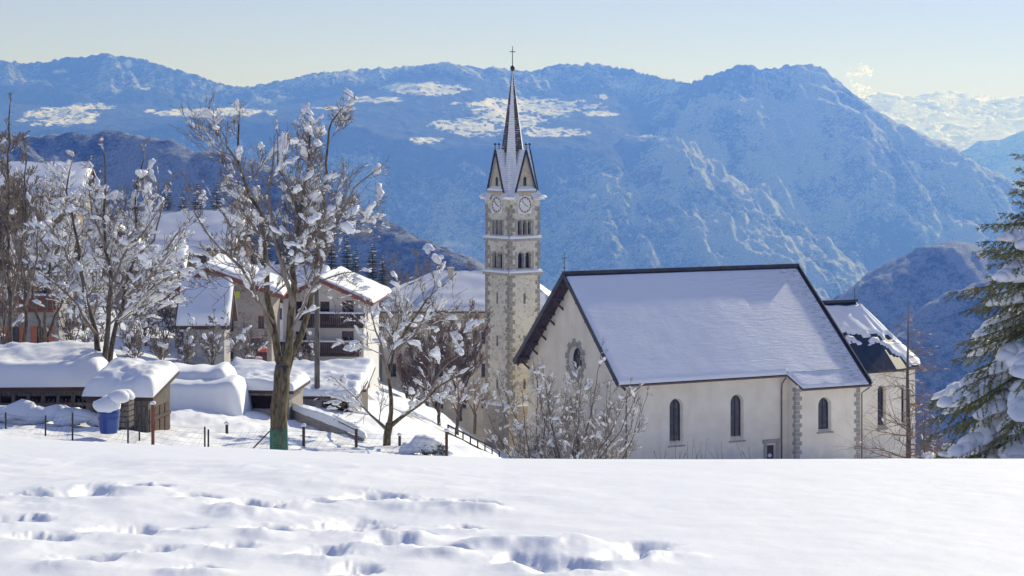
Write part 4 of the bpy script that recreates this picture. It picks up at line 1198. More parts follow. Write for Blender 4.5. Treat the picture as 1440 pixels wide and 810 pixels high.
# rectory
def rectory():
    Yr = 243; b = Vector(((524-720)/F*Yr, Yr, -33.5)); root = empty('rectory', b, R(0))
    tag(root, 'big cream rectory with snow covered hipped roof behind the stone bell tower', 'house')
    w, d, h = 21.3, 16, 12.9; fs = house_faces(w, d)
    for k_, f in fs.items():
        hl = []
        if k_ == 'front':
            for a in np.arange(1.8, w-2, 2.75):
                for zb in (1.3, 5.0, 8.9): hl.append((float(a), zb, 1.0, 1.6))
        ww = w if k_ in ('front', 'back') else d
        m = MB(); wall_poly(m, f, rect_loop(0, ww, -3, h), [rect_loop(q[0], q[0]+q[2], q[1], q[1]+q[3]) for q in hl], .2); m.build('wall', M['cream'], root)
        for q in hl: rect_window(root, f, *q, frame='grey_wood', shutter=None)
    o = .9; ze = h-.1; zr = h+3.6; x1, x2 = 7.2, w-4.2
    A, B_, C_, D_ = (-o,-o,ze), (w+o,-o,ze), (w+o,d+o,ze), (-o,d+o,ze); E, F_ = (x1,d/2,zr), (x2,d/2,zr)
    m = MB(); dn = Vector((0,0,-.2))
    for q in ((A,B_,F_,E), (C_,D_,E,F_)): m.hexa([Vector(p)+dn for p in q], q)
    for q in ((D_,A,E), (B_,C_,F_)): m.tri(*q); m.tri(*[Vector(p)+dn for p in q][::-1])
    ro = m.build('roof', M['wood'], root)
    m = MB()
    snow_slab(m, [A,B_,F_,E], .5, (1,0,0,0), 24, 14, .5, 8); snow_slab(m, [C_,D_,E,F_], .5, (1,0,0,0), 24, 14, .5, 9)
    snow_slab(m, [D_,A,E,E], .5, (1,0,0,0), 14, 14, .5, 8); snow_slab(m, [B_,C_,F_,F_], .5, (1,0,0,0), 14, 14, .5, 9)
    m.build('roof_snow', M['snow'], ro, True)
    m = MB(); m.bar((-o,-o-.05,ze-.1), (w+o,-o-.05,ze-.1), .14, .2); m.build('gutter', M['copper'], ro)
    downpipe(root, [(1.0,-o,ze-.2),(1.0,-.12,ze-.8),(1.0,-.12,-2)])
    chimney(ro, 9, 6.5, zr-1.2, zr+.9, .7, 'cream')
rectory()
# houses higher up on the left
house('hillside_house', 'long low house under one wide sheet of snow behind the bare trees', 'house', 172, 222, 11.5, 12, 2.9, 2.8, 3, 'x', .9, .8, 'tan', 'wood', .6, z=-14.8, wins=[('front', 1.5, .8, 1, 1.1), ('front', 4.5, .8, 1, 1.1), ('front', 8, .8, 1, 1.1)], seed=5, ext=3)
house('brown_gabled_house', 'small house showing a red brown timber gable between snowy roofs', 'house', 142, 205, 3.6, 7, 2.4, 1.6, 8, 'y', .6, .5, 'redwood', 'redwood', .45, z=-13.6, wins=[('front', 1.3, .9, .9, 1.0)], seed=6, ext=3)
house('tan_chalet', 'tan walled chalet with thick snow roof left of the stone gable', 'house', 152, 186, 6.3, 8, 2.5, 1.3, 5, 'x', .7, .7, 'tan', 'wood', .6, z=-14.6, wins=[('front', .8, .8, .9, 1.0), ('front', 3.2, .8, .9, 1.0)], seed=7, ext=3)
house('dark_timber_house', 'dark timber house at the wood edge with flat snow cover', 'house', 288, 240, 4.6, 6, 2.7, .9, 0, 'x', .6, .8, 'wood', 'wood', .5, z=-14.2, wins=[('front', 1.7, 1.0, 1.2, .9, 'white')], seed=8, ext=3)
house('white_chalet', 'white walled chalet with a broad snowy roof above the stone house', 'house', 338, 192, 7.0, 8, 3.2, 1.9, -3, 'x', .9, .9, 'white', 'wood', .65, z=-18.2, wins=[('front', 2.6, 1.1, 1.3, 1.0, 'wood'), ('front', 5.2, 1.1, .9, 1.1, 'wood')], seed=9, ext=3)
house('tall_brown_house', 'tall brown house with layered snow roofs at the far left', 'house', -75, 200, 12.4, 11, 6.2, 2.2, 4, 'x', 1.0, .9, 'tan', 'wood', .6, z=-11.8,
      wins=[('front', a, b_, 1.0, 1.3, 'wood') for a in (1.2, 4.0, 6.8, 9.6) for b_ in (.9, 3.8)], balc=[(.4, 11.8, 3.2, 1.2, 'redwood')], chims=[(4, 5, 7.4, 9.2)], seed=10, ext=4)
house('orange_shuttered_house', 'pale house with orange shutters seen through the leftmost bare trees', 'house', -60, 142, 6.9, 7, 6.4, 1.6, 4, 'x', .9, .8, 'concrete', 'wood', .55, z=-15.2,
      wins=[('front', a, b_, .8, 1.2, 'wood', 'orange') for a in (1.2, 3.4, 5.4) for b_ in (.8, 3.6)], balc=[(3.0, 6.8, 3.2, .9, 'redwood')], chims=[(3, 4, 7, 8.6)], seed=11, ext=4)

# low outbuildings
def shed(name, label, px, Y, w, d, h0, h1, rot, wall, th, z, seed, front_open=None, oh=.5, boards=False, cat='shed', group=None):
    root = empty(name, Vector(((px-720)/F*Y, Y, z)), R(rot)); tag(root, label, cat, group)
    # mono-pitch: h0 front height, h1 rear height
    fs = house_faces(w, d)
    fo = rect_loop(0, w, -1.5, h0)
    hl = [rect_loop(*front_open)] if front_open else []
    m = MB(); wall_poly(m, fs['front'], fo, hl, .25); m.build('wall', M[wall], root)
    m = MB(); wall_poly(m, fs['back'], rect_loop(0, w, -1.5, h1), [], .2); m.build('wall', M[wall], root)
    m = MB(); wall_poly(m, fs['left'], [(0,-1.5),(d,-1.5),(d,h0),(0,h1)], [], .2); m.build('wall', M[wall], root)
    m = MB(); wall_poly(m, fs['right'], [(0,-1.5),(d,-1.5),(d,h1),(0,h0)], [], .2); m.build('wall', M[wall], root)
    if front_open:
        m = MB(); m.box(.1, w-.1, .9, 1.1, -1.5, max(h0-.1, .5)); m.build('inside', M['wood'], root)
    s_ = (h1-h0)/d; q = [(-oh,-oh,h0-s_*oh+.15),(w+oh,-oh,h0-s_*oh+.15),(w+oh,d+oh,h1+s_*oh+.15),(-oh,d+oh,h1+s_*oh+.15)]
    m = MB(); roof_board(m, q, .15); ro = m.build('roof', M['wood'], root)
    m = MB(); snow_slab(m, q, th, (1,1,1,1), 34, 20, th*.7, seed, .2); m.build('roof_snow', M['snow'], ro, True)
    return root, fs
shed('garage_row', 'long low garage with smooth snow roof below the balcony house', 318, 121, 7.9, 3.8, 1.05, 1.75, -3, 'grey_wood', .45, -15.95, 21, None, .4)
shed('concrete_garage', 'small concrete garage with snow slab roof beside the utility pole', 412, 108, 3.15, 3.3, 1.0, 1.35, -4, 'concrete', .42, -14.75, 22, (1.5, 2.9, -.4, .85), .3)
shed('stone_woodshed', 'stone woodshed end with snow lip behind the green tree guard', 334, 100, 2.6, 2.4, .8, .95, -10, 'rubble', .45, -13.25, 23, (.6, 2.0, 0, .65), .3)

# timber shed at the left
def left_shed():
    Yl = 84; k_ = Yl/F
    root, fs = shed('timber_shed', 'long open timber shed with a heavy overhanging snow roof at the left edge', -60, Yl, 5.6, 3.6, 1.65, 2.2, 3, 'grey_wood', .85, -12.0, 31, (.3, 5.2, -.1, 1.35), .35)
    m = MB()
    for i in range(9):
        x = .4+i*.6; m.box(x, x+.14, -.06, .06, -.8, 1.45)
    m.box(.1, 5.5, -.09, -.05, .45, .6); m.box(.1, 5.5, -.09, -.05, .95, 1.08)
    for i in range(14):
        x = 2.9+i*.17; m.bar((x,.3,-.2), (x+.1,.2,1.2), .09, .05)
    m.build('front_boards', M['grey_wood'], root)
    m = MB(); m.box(3.4, 4.6, .35, .8, .2, 1.1); m.build('stored_boards', M['red'], root)
    root, fs = shed('corrugated_hut', 'weathered hut of upright boards under sloping snow beside the blue barrel', 128, 80, 2.3, 2.8, 2.2, 2.75, -8, 'grey_wood', .62, -12.4, 32, None, .28)
    m = MB()
    for i in range(13): m.box(.05+i*.17, .05+i*.17+.09, -.05, -.005, -.9, 1.9)
    m.build('front_battens', M['grey_wood'], root)
    m = MB()
    for i in range(4): m.box(2.27, 2.33, .1+i*.65, .6+i*.65, .1, 1.8)
    m.box(2.33, 2.37, 0, 2.7, .5, .62); m.box(2.33, 2.37, 0, 2.7, 1.3, 1.42)
    m.build('side_boards', M['wood'], root)
left_shed()
# snow covered low block: two rounded tiers
def snow_tier(mb, x0, x1, y0, y1, z0, z1, r, seed, nu=26, nv=12):
    # rounded-top block of snow with bulging front
    us = np.linspace(0, 1, nu+1); prof = [(0, z0), (-.03, z0+(z1-z0)*.3), (.0, z0+(z1-z0)*.55), (.06, z1-r*.75), (.18*1.0, z1-r*.3), (.45, z1-.06), (1.0, z1), (2.0, z1+.06), (y1-y0-.3, z1-.1), (y1-y0, z1-r), (y1-y0, z0)]
    n0 = len(mb.v)
    for u in us:
        x = x0+(x1-x0)*u; e = min(u, 1-u)*(x1-x0); k_ = math.sqrt(max(0, 1-(1-min(e/.55, 1))**2))
        wob = float(fbm(np.array([x*.8+seed*3]), np.array([seed*1.7]), 3, seed)[0])
        wob2 = float(fbm(np.array([x*1.9+seed*3]), np.array([seed*2.7]), 2, seed+1)[0])
        for (dy, z) in prof:
            zz = z0+(z-z0)*(.25+.75*k_)
            if z > z1-r*.9: zz += wob*.22*k_
            yy = y0+dy+wob2*.18+(1-k_)*.35
            mb.v.append((x, yy, zz))
    m = len(prof)
    for i in range(nu):
        for j in range(m-1):
            a = n0+i*m+j; mb.f.append((a, a+m, a+m+1, a+1)); mb.m.append(0)
    for i0 in (0, nu):
        f = [n0+i0*m+j for j in range(m)]; mb.f.append(tuple(f if i0 else f[::-1])); mb.m.append(0)
def snow_stack():
    Yk = 97; b = Vector(((196-720)/F*Yk, Yk, -13.6)); root = empty('buried_woodstack', b, R(-2))
    tag(root, 'wood stack wholly buried under two tiers of deep snow beside the timber hut', 'wood stack')
    m = MB(); m.box(.5, 4.2, .6, 2.0, -.6, 1.6); m.build('logs', M['grey_wood'], root)
    m = MB(); snow_tier(m, 0, 4.85, 0, 3.2, -.6, 1.95, .5, 3); m.build('lower_snow', M['snow'], root, True)
    m = MB(); snow_tier(m, -.5, 4.0, 1.4, 4.2, 1.3, 2.45, .45, 7); m.build('upper_snow', M['snow'], root, True)
snow_stack()
# blue barrel, crate and snow heap
def barrel():
    b = P(153, 601, 74); root = empty('blue_barrel', b); tag(root, 'blue plastic barrel with a dome of snow in front of the timber hut', 'barrel')
    m = MB(); m.lathe([(.30,-.2),(.36,0),(.38,.3),(.40,.32),(.38,.36),(.40,.5),(.42,.52),(.40,.56),(.38,.66)], 0, 0, 20); m.build('body', M['blue_plastic'], root, True)
    m = MB(); rr = random.Random(4); m.blob((-.08,0,.72), .56, .5, .40, rr, lump=.12); m.blob((.30,.12,1.02), .46, .4, .30, rr, lump=.08); m.build('snow_cap', M['snow'], root, True)
    b = P(172, 600, 76); root = empty('wooden_crate', b, R(-8)); tag(root, 'grey slatted crate with snow on top right of the blue barrel', 'crate')
    m = MB()
    for i in range(5):
        z = .03+i*.2; m.box(-.35, .35, -.32, -.28, z, z+.15); m.box(.31, .35, -.28, .3, z, z+.15); m.box(-.35, -.31, -.28, .3, z, z+.15)
    for x in (-.33, .27): m.box(x, x+.06, -.28, -.22, 0, 1.05)
    m.build('slats', M['grey_wood'], root)
    m = MB(); m.blob((0,.05,1.1), .46, .42, .3, random.Random(9), lump=.06); m.build('snow_cap', M['snow'], root, True)
barrel()

# ================================================================ fences, posts and poles
def post(name, label, cat, px, pyb, pyt, Y, r, mat, group, snow=False, lean=0, square=False):
    b = P(px, pyb, Y); b.z = min(b.z, gz(px, Y)+.02); h = (HZ-pyt)/F*Y-b.z
    m = MB(); 
    if square: m.bar((0,0,-.4), (lean,0,h), r*2, r*2)
    else: m.tube([(0,0,-.4), (lean,0,h)], r, 8)
    if snow: 
        o = empty(name, b); tag(o, label, cat, group)
        m.build('shaft', M[mat], o); m2 = MB(); m2.blob((lean,0,h+.02), r*2.0, r*2.0, .09, random.Random(px), lump=.05); m2.build('snow_cap', M['snow'], o, True)
    else:
        o = m.build(name, M[mat]); o.location = b; tag(o, label, cat, group)
    return b, h
wire_tops = []
for i, (px, yb, yt, Y, wh) in enumerate([(8,611,580,76,'first from the left edge'),(64,620,584,74,'second from the left edge'),(102,619,580,72,'left of the blue barrel'),(180,634,590,70,'right of the blue barrel'),(196,626,583,76,'in front of the hut corner'),(288,641,600,74,'left one of the close pair'),(293,643,604,71,'right one of the close pair')]):
    b, h = post('fence_post', 'thin dark metal wire fence post, '+wh, 'fence post', px, yb, yt, Y, .032, 'iron', 'thin metal wire fence posts'); wire_tops.append((b, h))
for i, (px, yb, yt, Y, wh, mt_) in enumerate([(111,602,577,82,'behind the wire fence by the shed','wood'),(215,615,568,74,'tall red brown one at the hut corner','redwood'),(319,617,596,84,'left of the big bare tree','wood'),(427,622,599,84,'right of the big bare tree','wood'),(501,626,602,86,'at the end of the snowy rail','wood'),(562,632,612,88,'between the small snowy tree and the bush','wood'),(628,643,606,84,'rightmost beside the snowy bush','wood')]):
    post('wooden_post', 'dark wooden post standing in the snow, '+wh, 'post', px, yb, yt, Y, .06, mt_, 'dark wooden posts', True)
def wire_mesh():
    m = MB(); pts = [(P(-40,615,78),1.0)] + wire_tops[:5]
    segs = [(pts[i], pts[i+1]) for i in range(len(pts)-1)]
    segs += [((P(196,626,76),1.0), wire_tops[5]), (wire_tops[6], (P(388,642,75),1.0)), ((P(404,642,75),1.0), (P(628,643,84),1.0))]
    o = empty('wire_fence', wire_tops[2][0]); tag(o, 'thin wire mesh fence strung between the metal posts along the snow', 'fence')
    for (a, ha), (b, hb) in segs:
        for k_ in range(6):
            t = .08+k_*.17
            m.tube([a+Vector((0,-.03,ha*t))-o.location, (a+b)/2+Vector((0,-.03,(ha+hb)/2*t-.05))-o.location, b+Vector((0,-.03,hb*t))-o.location], .0035, 3)
        n = int((b-a).length/.45)
        for i in range(n):
            p = a.lerp(b, i/n); h = ha+(hb-ha)*i/n; q = a.lerp(b, min(1, (i+2.5)/n)); 
            m.tube([p+Vector((0,-.035,.05))-o.location, q+Vector((0,-.035,h*.93))-o.location], .003, 3)
    m.build('wires', M['iron'], o)
wire_mesh()
# rail running back from the post at 501
o = empty('wooden_rail', P(470,592,96)); tag(o, 'low dark wooden rail fence with snow descending right of the pole', 'fence')
m = MB(); A = P(501,604,86)-o.location; B_ = P(470,588,98)-o.location; m.bar(A, B_, .08, .1); m.build('rail', M['wood'], o)
m = MB(); m.bar(B_+Vector((0,0,-.9)), B_+Vector((0,0,.1)), .1, .1); m.build('post', M['wood'], o)
m = MB(); 
for t in np.linspace(0, 1, 14): c_ = A.lerp(B_, float(t)); m.blob(c_+Vector((0,0,.08)), .16, .1, .07, random.Random(int(t*50)), lump=.1)
m.build('rail_snow', M['snow'], o, True)
# terrace wall beside the concrete garage
def terrace():
    a, b = P(402,572,101), P(512,618,92); root = empty('terrace_wall', b); tag(root, 'low snow topped stone terrace wall running down behind the fence posts', 'wall')
    m = MB(); m2 = MB(); n = 10
    for i in range(n):
        p = a.lerp(b, i/n)-b; q = a.lerp(b, (i+1)/n)-b; dv = Vector((.0,.4,0))
        j = .06*math.sin(i*2.1)
        m.hexa([p+Vector((0,0,-1.2)), q+Vector((0,0,-1.2)), q+dv+Vector((0,0,-1.2)), p+dv+Vector((0,0,-1.2))], [p+Vector((0,0,j)), q+Vector((0,0,j)), q+dv+Vector((0,0,j)), p+dv+Vector((0,0,j))])
    snow_slab(m2, [a-b+Vector((-.1,-.12,.03)), Vector((.1,-.12,.03)), Vector((.1,.6,.05)), a-b+Vector((-.1,.6,.05))], .32, (1,1,1,1), 24, 4, .3, 4, .12)
    m.build('stones', M['rubble'], root); m2.build('snow_cap', M['snow'], root, True)
terrace()
# utility pole
b = P(446, 574, 108); o = empty('utility_pole', b); tag(o, 'grey wooden utility pole rising beside the concrete garage', 'utility pole')
m = MB(); m.tube([(0,0,-.5),(0,0,4),(-.03,0,7.4)], [.15,.135,.11], 10); m.build('shaft', M['grey_wood'], o, True)
m = MB(); m.box(-.18,.18,-.18,.18,-.4,.45); m.build('footing', M['concrete'], o)
m = MB(); m.blob((0,0,7.45), .16, .16, .12, random.Random(1), lump=.05); m.build('snow_cap', M['snow'], o, True)
# road with kerb wall and rails below the rectory
def road():
    rows = [(478,560,150),(540,588,140),(600,612,138),(650,632,140),(700,652,145),(760,680,150)]
    m = MB(); L_ = []
    for i in range(len(rows)-1):
        for t in np.linspace(0, 1, 12, endpoint=False):
            a, b = rows[i], rows[i+1]; L_.append((a[0]+(b[0]-a[0])*t, a[2]+(b[2]-a[2])*t))
    for i in range(len(L_)-1):
        (pa, ya), (pb, yb) = L_[i], L_[i+1]
        q = [G(pa, ya, .05), G(pb, yb, .05), G(pb+4, yb+6.5, .05), G(pa+4, ya+6.5, .05)]
        m.quad(*q)
    o_ = m.build('road', M['road']); tag(o_, kind='structure')
    for nm, lab, px0, px1, dy, z in (('road_railing', 'dark two bar railing along the road before the bell tower', 628, 700, -.3, 0),):
        a, b = P(630,618,137), P(702,654,142); root = empty(nm, a); tag(root, lab, 'railing')
        for i in range(8):
            p = a.lerp(b, i/7)-a; m = MB(); m.box(p.x-.05, p.x+.05, p.y-.05, p.y+.05, p.z-.8, p.z+1.0); m.build('post', M['iron'], root)
        for k_ in (.45, .95): m = MB(); m.bar(Vector((0,0,k_)), b-a+Vector((0,0,k_)), .08, .1); m.build('rail', M['iron'], root)
road()

# ================================================================ trees
def rvec(rng):
    while True:
        v = Vector((rng.uniform(-1,1), rng.uniform(-1,1), rng.uniform(-1,1)))
        if .01 < v.length < 1: return v.normalized()
class Tree:
    def __init__(s, seed, trunkmat='bark', twigmat='twig', snow=1.0, blobsize=.2, twig_r=.012, snowline=1.0, maxlvl=4, dens=1.0, trop=.08):
        s.rng = random.Random(seed); s.t = MB(); s.c = MB(); s.s = MB(); s.tm = trunkmat; s.cm = twigmat
        s.snow = snow; s.bs = blobsize; s.tr = twig_r; s.sl = snowline; s.ml = maxlvl; s.dens = dens; s.trop = trop; s.nb = 0
        s.thin = .78
    def limb(s, pts, r0, r1, lvl=0, sides=8, kids=6, klen=2.0, kt=.25, kr=.45, ktop=1.0):
        """a drawn limb with random side branches"""
        pts = [Vector(p) for p in pts]; q = [pts[0]]
        for i in range(len(pts)-1):
            a, b = pts[i], pts[i+1]; n = max(2, int((b-a).length/.5))
            for k in range(1, n+1):
                p = a.lerp(b, k/n)
                if not (i == len(pts)-2 and k == n): p += rvec(s.rng)*min(.06, r0*.5)
                q.append(p)
        r0 *= s.thin if lvl or r0 < .25 else 1; r1 *= s.thin*.7 if kids > 1 else 1; n = len(q); rad = [r0+(r1-r0)*(i/(n-1))**.65 for i in range(n)]
        (s.t if lvl == 0 else s.c).tube(q, rad, sides)
        s.cap(q, rad)
        for k in range(int(kids*s.dens+.5)):
            t = kt+(ktop-kt)*(k+s.rng.random())/max(1, kids*s.dens); t = min(t, .98)
            i = min(n-2, int(t*(n-1))); p = q[i]; d = (q[i+1]-q[i]).normalized()
            s.branch(p, s.side(d, s.rng.uniform(.5, 1.1)), klen*(1.2-.8*t)*s.rng.uniform(.6, 1.25), rad[i]*kr, lvl+1)
        s.branch(q[-1], (q[-1]-q[-2]).normalized(), klen*.3, r1, lvl+2)
        return q
    def side(s, d, ang):
        v = rvec(s.rng); v = (v-d*v.dot(d)).normalized()
        v = d*math.cos(ang)+v*math.sin(ang)
        return v.normalized()
    def branch(s, p, d, L_, r, lvl):
        r = max(r, s.tr*.7)
        if L_ < .12: return
        step = max(.14, L_/7); n = max(2, int(L_/step)); q = [Vector(p)]; dd = Vector(d)
        for i in range(n):
            dd = (dd+rvec(s.rng)*.16+Vector((0,0,s.trop))).normalized(); q.append(q[-1]+dd*(L_/n))
        rad = [max(s.tr*.55, r*(1-.85*i/n)) for i in range(n+1)]
        s.c.tube(q, rad, 5 if r > .04 else 3, cap=False)
        s.cap(q, rad)
        if lvl < s.ml:
            m = int((4+L_*2.6)*s.dens); m = min(m, 12)
            for k in range(m):
                t = .22+.75*(k+s.rng.random())/m; i = min(n-1, int(t*n))
                s.branch(q[i], s.side((q[i+1]-q[i]).normalized(), s.rng.uniform(.45, .95)), L_*s.rng.uniform(.38, .74)*(1.15-.4*t), rad[i]*.62, lvl+1)
    def cap(s, q, rad):
        if s.snow <= 0 and s.sl <= 0: return
        rng = s.rng; n = len(q)-1
        for i in range(n):
            d = q[i+1]-q[i]; L_ = d.length
            if L_ < 1e-4: continue
            flat = 1-abs(d.z)/L_
            # snow lying along the upper side
            if rng.random() < s.sl*(.2+.7*flat)*.8 and flat > .12 and rad[i] > s.tr*.6:
                r = rad[i]; h = min(.09, .025+r*.8); w = min(.16, max(r*.95, .022))
                a = q[i]+Vector((0,0,r*.5)); b = q[i+1]+Vector((0,0,rad[i+1]*.5))
                s.s.tube([a, a.lerp(b,.5)+Vector((0,0,h*.4)), b], [w*.7, w*1.1, w*.6], 5, cap=True)
        # a run of packed snow following the branch, thick in its middle
        Lq = sum((q[i+1]-q[i]).length for i in range(n)); fl = 1-abs((q[-1]-q[0]).z)/max(Lq, 1e-6)
        if n < 2 or Lq < .25: return
        for _ in range(2 if Lq > 1.5 else 1):
            if rng.random() > s.snow*1.35*(.35+fl): continue
            t0 = rng.uniform(0, .7); ln = rng.uniform(.3, .9)/max(Lq, .3)*s.bs*3; t1 = min(1, t0+ln)
            z0 = s.bs*rng.choice((.16, .2, .24, .3, .42)); m = max(3, int((t1-t0)*Lq/(z0*.6))); m = min(m, 12)
            for k in range(m):
                t = t0+(t1-t0)*k/max(1, m-1); f = t*n; i = min(n-1, int(f)); p = q[i].lerp(q[i+1], f-i); d = (q[i+1]-q[i])
                w = z0*(.45+.75*math.sin(PI*(k+.5)/m))*rng.uniform(.75, 1.25)
                c = p+Vector((rng.gauss(0, w*.22), rng.gauss(0, w*.22), w*.42+abs(rng.gauss(0, w*.2))))
                s.s.blob(c, w*rng.uniform(.8, 1.4), w*rng.uniform(.6, 1.0), w*rng.uniform(.5, 1.1), rng, ang=math.atan2(d.y, d.x), tilt=max(-.6, min(.6, .7*d.z/max(.15, math.hypot(d.x, d.y)))), lump=.2); s.nb += 1
    def finish(s, name, label, loc, group=None, cat='tree'):
        root = empty(name, loc); tag(root, label, cat, group)
        if s.t.v: s.t.build('trunk', M[s.tm], root, True)
        s.c.build('crown', M[s.cm], root, True)
        if s.s.v: o = s.s.build('snow_load', M['snow_soft'], root, True); tag(o, kind='stuff')
        return root

def drawn_tree(name, label, px0, py0, Y, stems, seed, **kw):
    """stems: (r0, r1, [(px,py,dy)...], opts) drawn from the tree's real outline, each point given its own distance"""
    base = P(px0, py0, Y); base.z = min(base.z, gz(px0, Y)+.05)
    T = Tree(seed, **kw)
    for r0, r1, pts, o in stems:
        w = [P(px, py, Y+dy)-base for px, py, dy in pts]
        T.limb(w, r0, r1, **o)
    return T.finish(name, label, base)

# big bare tree (trunk at 395)
Yt_ = 76
o1 = dict(kids=9, klen=2.9, kt=.25)
o2_ = dict(lvl=1, kids=7, klen=2.2, kt=.2, sides=6)
T1 = drawn_tree('bare_tree', 'tallest bare tree with mossy trunk and snow clumps, rising from the green guard', 393, 655, Yt_, [
 (.34, .29, [(393,655,0),(393,600,0),(395,545,0),(398,515,0)], dict(kids=1, klen=1.2, kt=.7)),
 (.22, .06, [(396,520,0),(385,470,.1),(378,420,.4),(372,360,.6),(366,300,.8),(345,262,.9),(336,225,1.0),(336,175,1.1)], o1),
 (.24, .06, [(400,520,0),(408,470,-.2),(412,420,-.4),(414,360,-.6),(420,300,-.8),(432,240,-.9),(436,190,-1)], o1),
 (.20, .05, [(402,525,0),(422,470,.5),(440,410,.8),(450,350,1),(455,290,1.3),(460,230,1.5),(462,180,1.6),(475,160,1.7)], o1),
 (.15, .04, [(384,470,.1),(362,420,-.6),(340,380,-1),(300,340,-1.4),(275,300,-1.6),(262,262,-1.8)], o2_),
 (.15, .04, [(412,430,-.4),(395,370,-1.2),(383,320,-1.6),(378,270,-1.9),(385,215,-2)], o2_),
 (.13, .035, [(440,410,.8),(462,350,.4),(478,300,0),(500,265,-.3),(528,240,-.4)], o2_),
 (.10, .03, [(420,300,-.8),(405,262,-1.4),(392,235,-1.8),(390,190,-2)], o2_),
 (.10, .03, [(455,330,1),(470,290,1.6),(505,300,2),(530,315,2.2)], o2_),
 (.09, .03, [(378,400,.4),(352,350,1.4),(330,320,1.8),(305,290,2.1),(290,262,2.3)], o2_),
 (.09, .03, [(336,235,1.0),(320,205,1.2),(312,185,1.4)], o2_),
 (.08, .03, [(385,455,.1),(350,410,-1.0),(315,392,-1.4),(285,372,-1.5)], o2_),
 (.09, .03, [(408,470,-.2),(440,400,-1.2),(480,385,-1.7),(505,382,-2)], o2_),
 ], 11, trunkmat='bark_mossy', snow=.09, blobsize=.36, twig_r=.017, snowline=.5, maxlvl=4, dens=.78, trop=.10)
# tree at the shed
drawn_tree('bare_tree', 'snow laden bare tree forking low beside the timber hut', 149, 560, 86, [
 (.34, .28, [(149,575,0),(149,545,0),(148,520,0)], dict(kids=0, klen=1)),
 (.20, .05, [(145,525,0),(135,470,0),(122,420,.3),(112,370,.5),(105,320,.7),(95,270,.9),(98,240,1)], o1),
 (.19, .05, [(148,522,0),(152,460,-.5),(155,400,-.8),(150,350,-1),(147,300,-1.2),(150,250,-1.3),(146,215,-1.4)], o1),
 (.18, .05, [(151,525,0),(162,470,.4),(175,420,.7),(186,370,.9),(190,310,1.1),(192,260,1.3),(202,225,1.4)], o1),
 (.12, .035, [(135,470,0),(108,430,-.8),(78,400,-1.2),(50,380,-1.5)], o2_),
 (.12, .035, [(175,420,.7),(205,390,.2),(232,355,-.2),(255,320,-.4)], o2_),
 (.10, .03, [(122,420,.3),(90,350,1.2),(62,310,1.6),(45,290,1.9)], o2_),
 (.10, .03, [(155,400,-.8),(180,350,-1.6),(215,310,-2),(235,275,-2.2)], o2_),
 (.09, .03, [(150,350,-1),(128,300,-1.7),(125,260,-2)], o2_),
 (.09, .03, [(165,455,.4),(200,430,1.2),(240,420,1.5),(262,405,1.7)], o2_),
 (.09, .03, [(186,370,.9),(215,340,1.6),(228,290,1.9),(222,250,2.1)], o2_),
 ], 12, trunkmat='bark', snow=.15, blobsize=.35, twig_r=.018, snowline=.8, maxlvl=4, dens=.72, trop=.08)
# snow laden tree group further left
drawn_tree('bare_tree', 'bushy bare tree loaded with white clumps before the tall brown house', 62, 500, 104, [
 (.2, .15, [(62,515,0),(60,480,0)], dict(kids=0, klen=1)),
 (.14, .04, [(60,485,0),(48,420,0),(36,360,.4),(32,300,.6),(30,262,.6)], o1),
 (.14, .04, [(61,485,0),(66,420,-.5),(72,360,-.9),(80,300,-1),(90,255,-1.2)], o1),
 (.12, .04, [(61,485,0),(84,430,.6),(100,380,.9),(108,330,1.1)], o1),
 (.10, .03, [(48,420,0),(20,385,1),(0,345,1.4),(-8,310,1.6)], o2_),
 (.10, .03, [(72,360,-.9),(50,320,-1.6),(52,270,-2)], o2_),
 ], 13, trunkmat='bark', snow=.28, blobsize=.36, twig_r=.021, snowline=.8, maxlvl=3, dens=1.0)
# tall leftmost trees with little snow
for i, (px, Y, top, sd_, lab) in enumerate([(12, 92, 128, 14, 'tall slim bare tree at the left edge with twigs clear of snow'), (-14, 98, 110, 15, 'bare tree cut by the left edge of the picture'), (34, 96, 195, 16, 'thin bare tree just right of the leftmost tall one')]):
    drawn_tree('slim_bare_tree', lab, px, 520, Y, [
     (.17, .05, [(px,520,0),(px+3,440,0),(px-2,360,.3),(px+2,280,.4),(px,top+90,.3),(px+2,top+20,.4)], dict(kids=16, klen=1.9, kt=.25)),
     (.10, .03, [(px+2,430,0),(px+18,360,.6),(px+22,280,.9),(px+26,top+80,1)], dict(lvl=1, kids=9, klen=1.4, kt=.3, sides=6)),
     (.10, .03, [(px,400,.1),(px-16,330,-.6),(px-18,260,-.9),(px-20,top+70,-1)], dict(lvl=1, kids=9, klen=1.4, kt=.3, sides=6)),
     ], sd_, trunkmat='bark', twigmat='twig', snow=.02, blobsize=.3, twig_r=.024, snowline=.12, maxlvl=4, dens=.9, trop=.22)
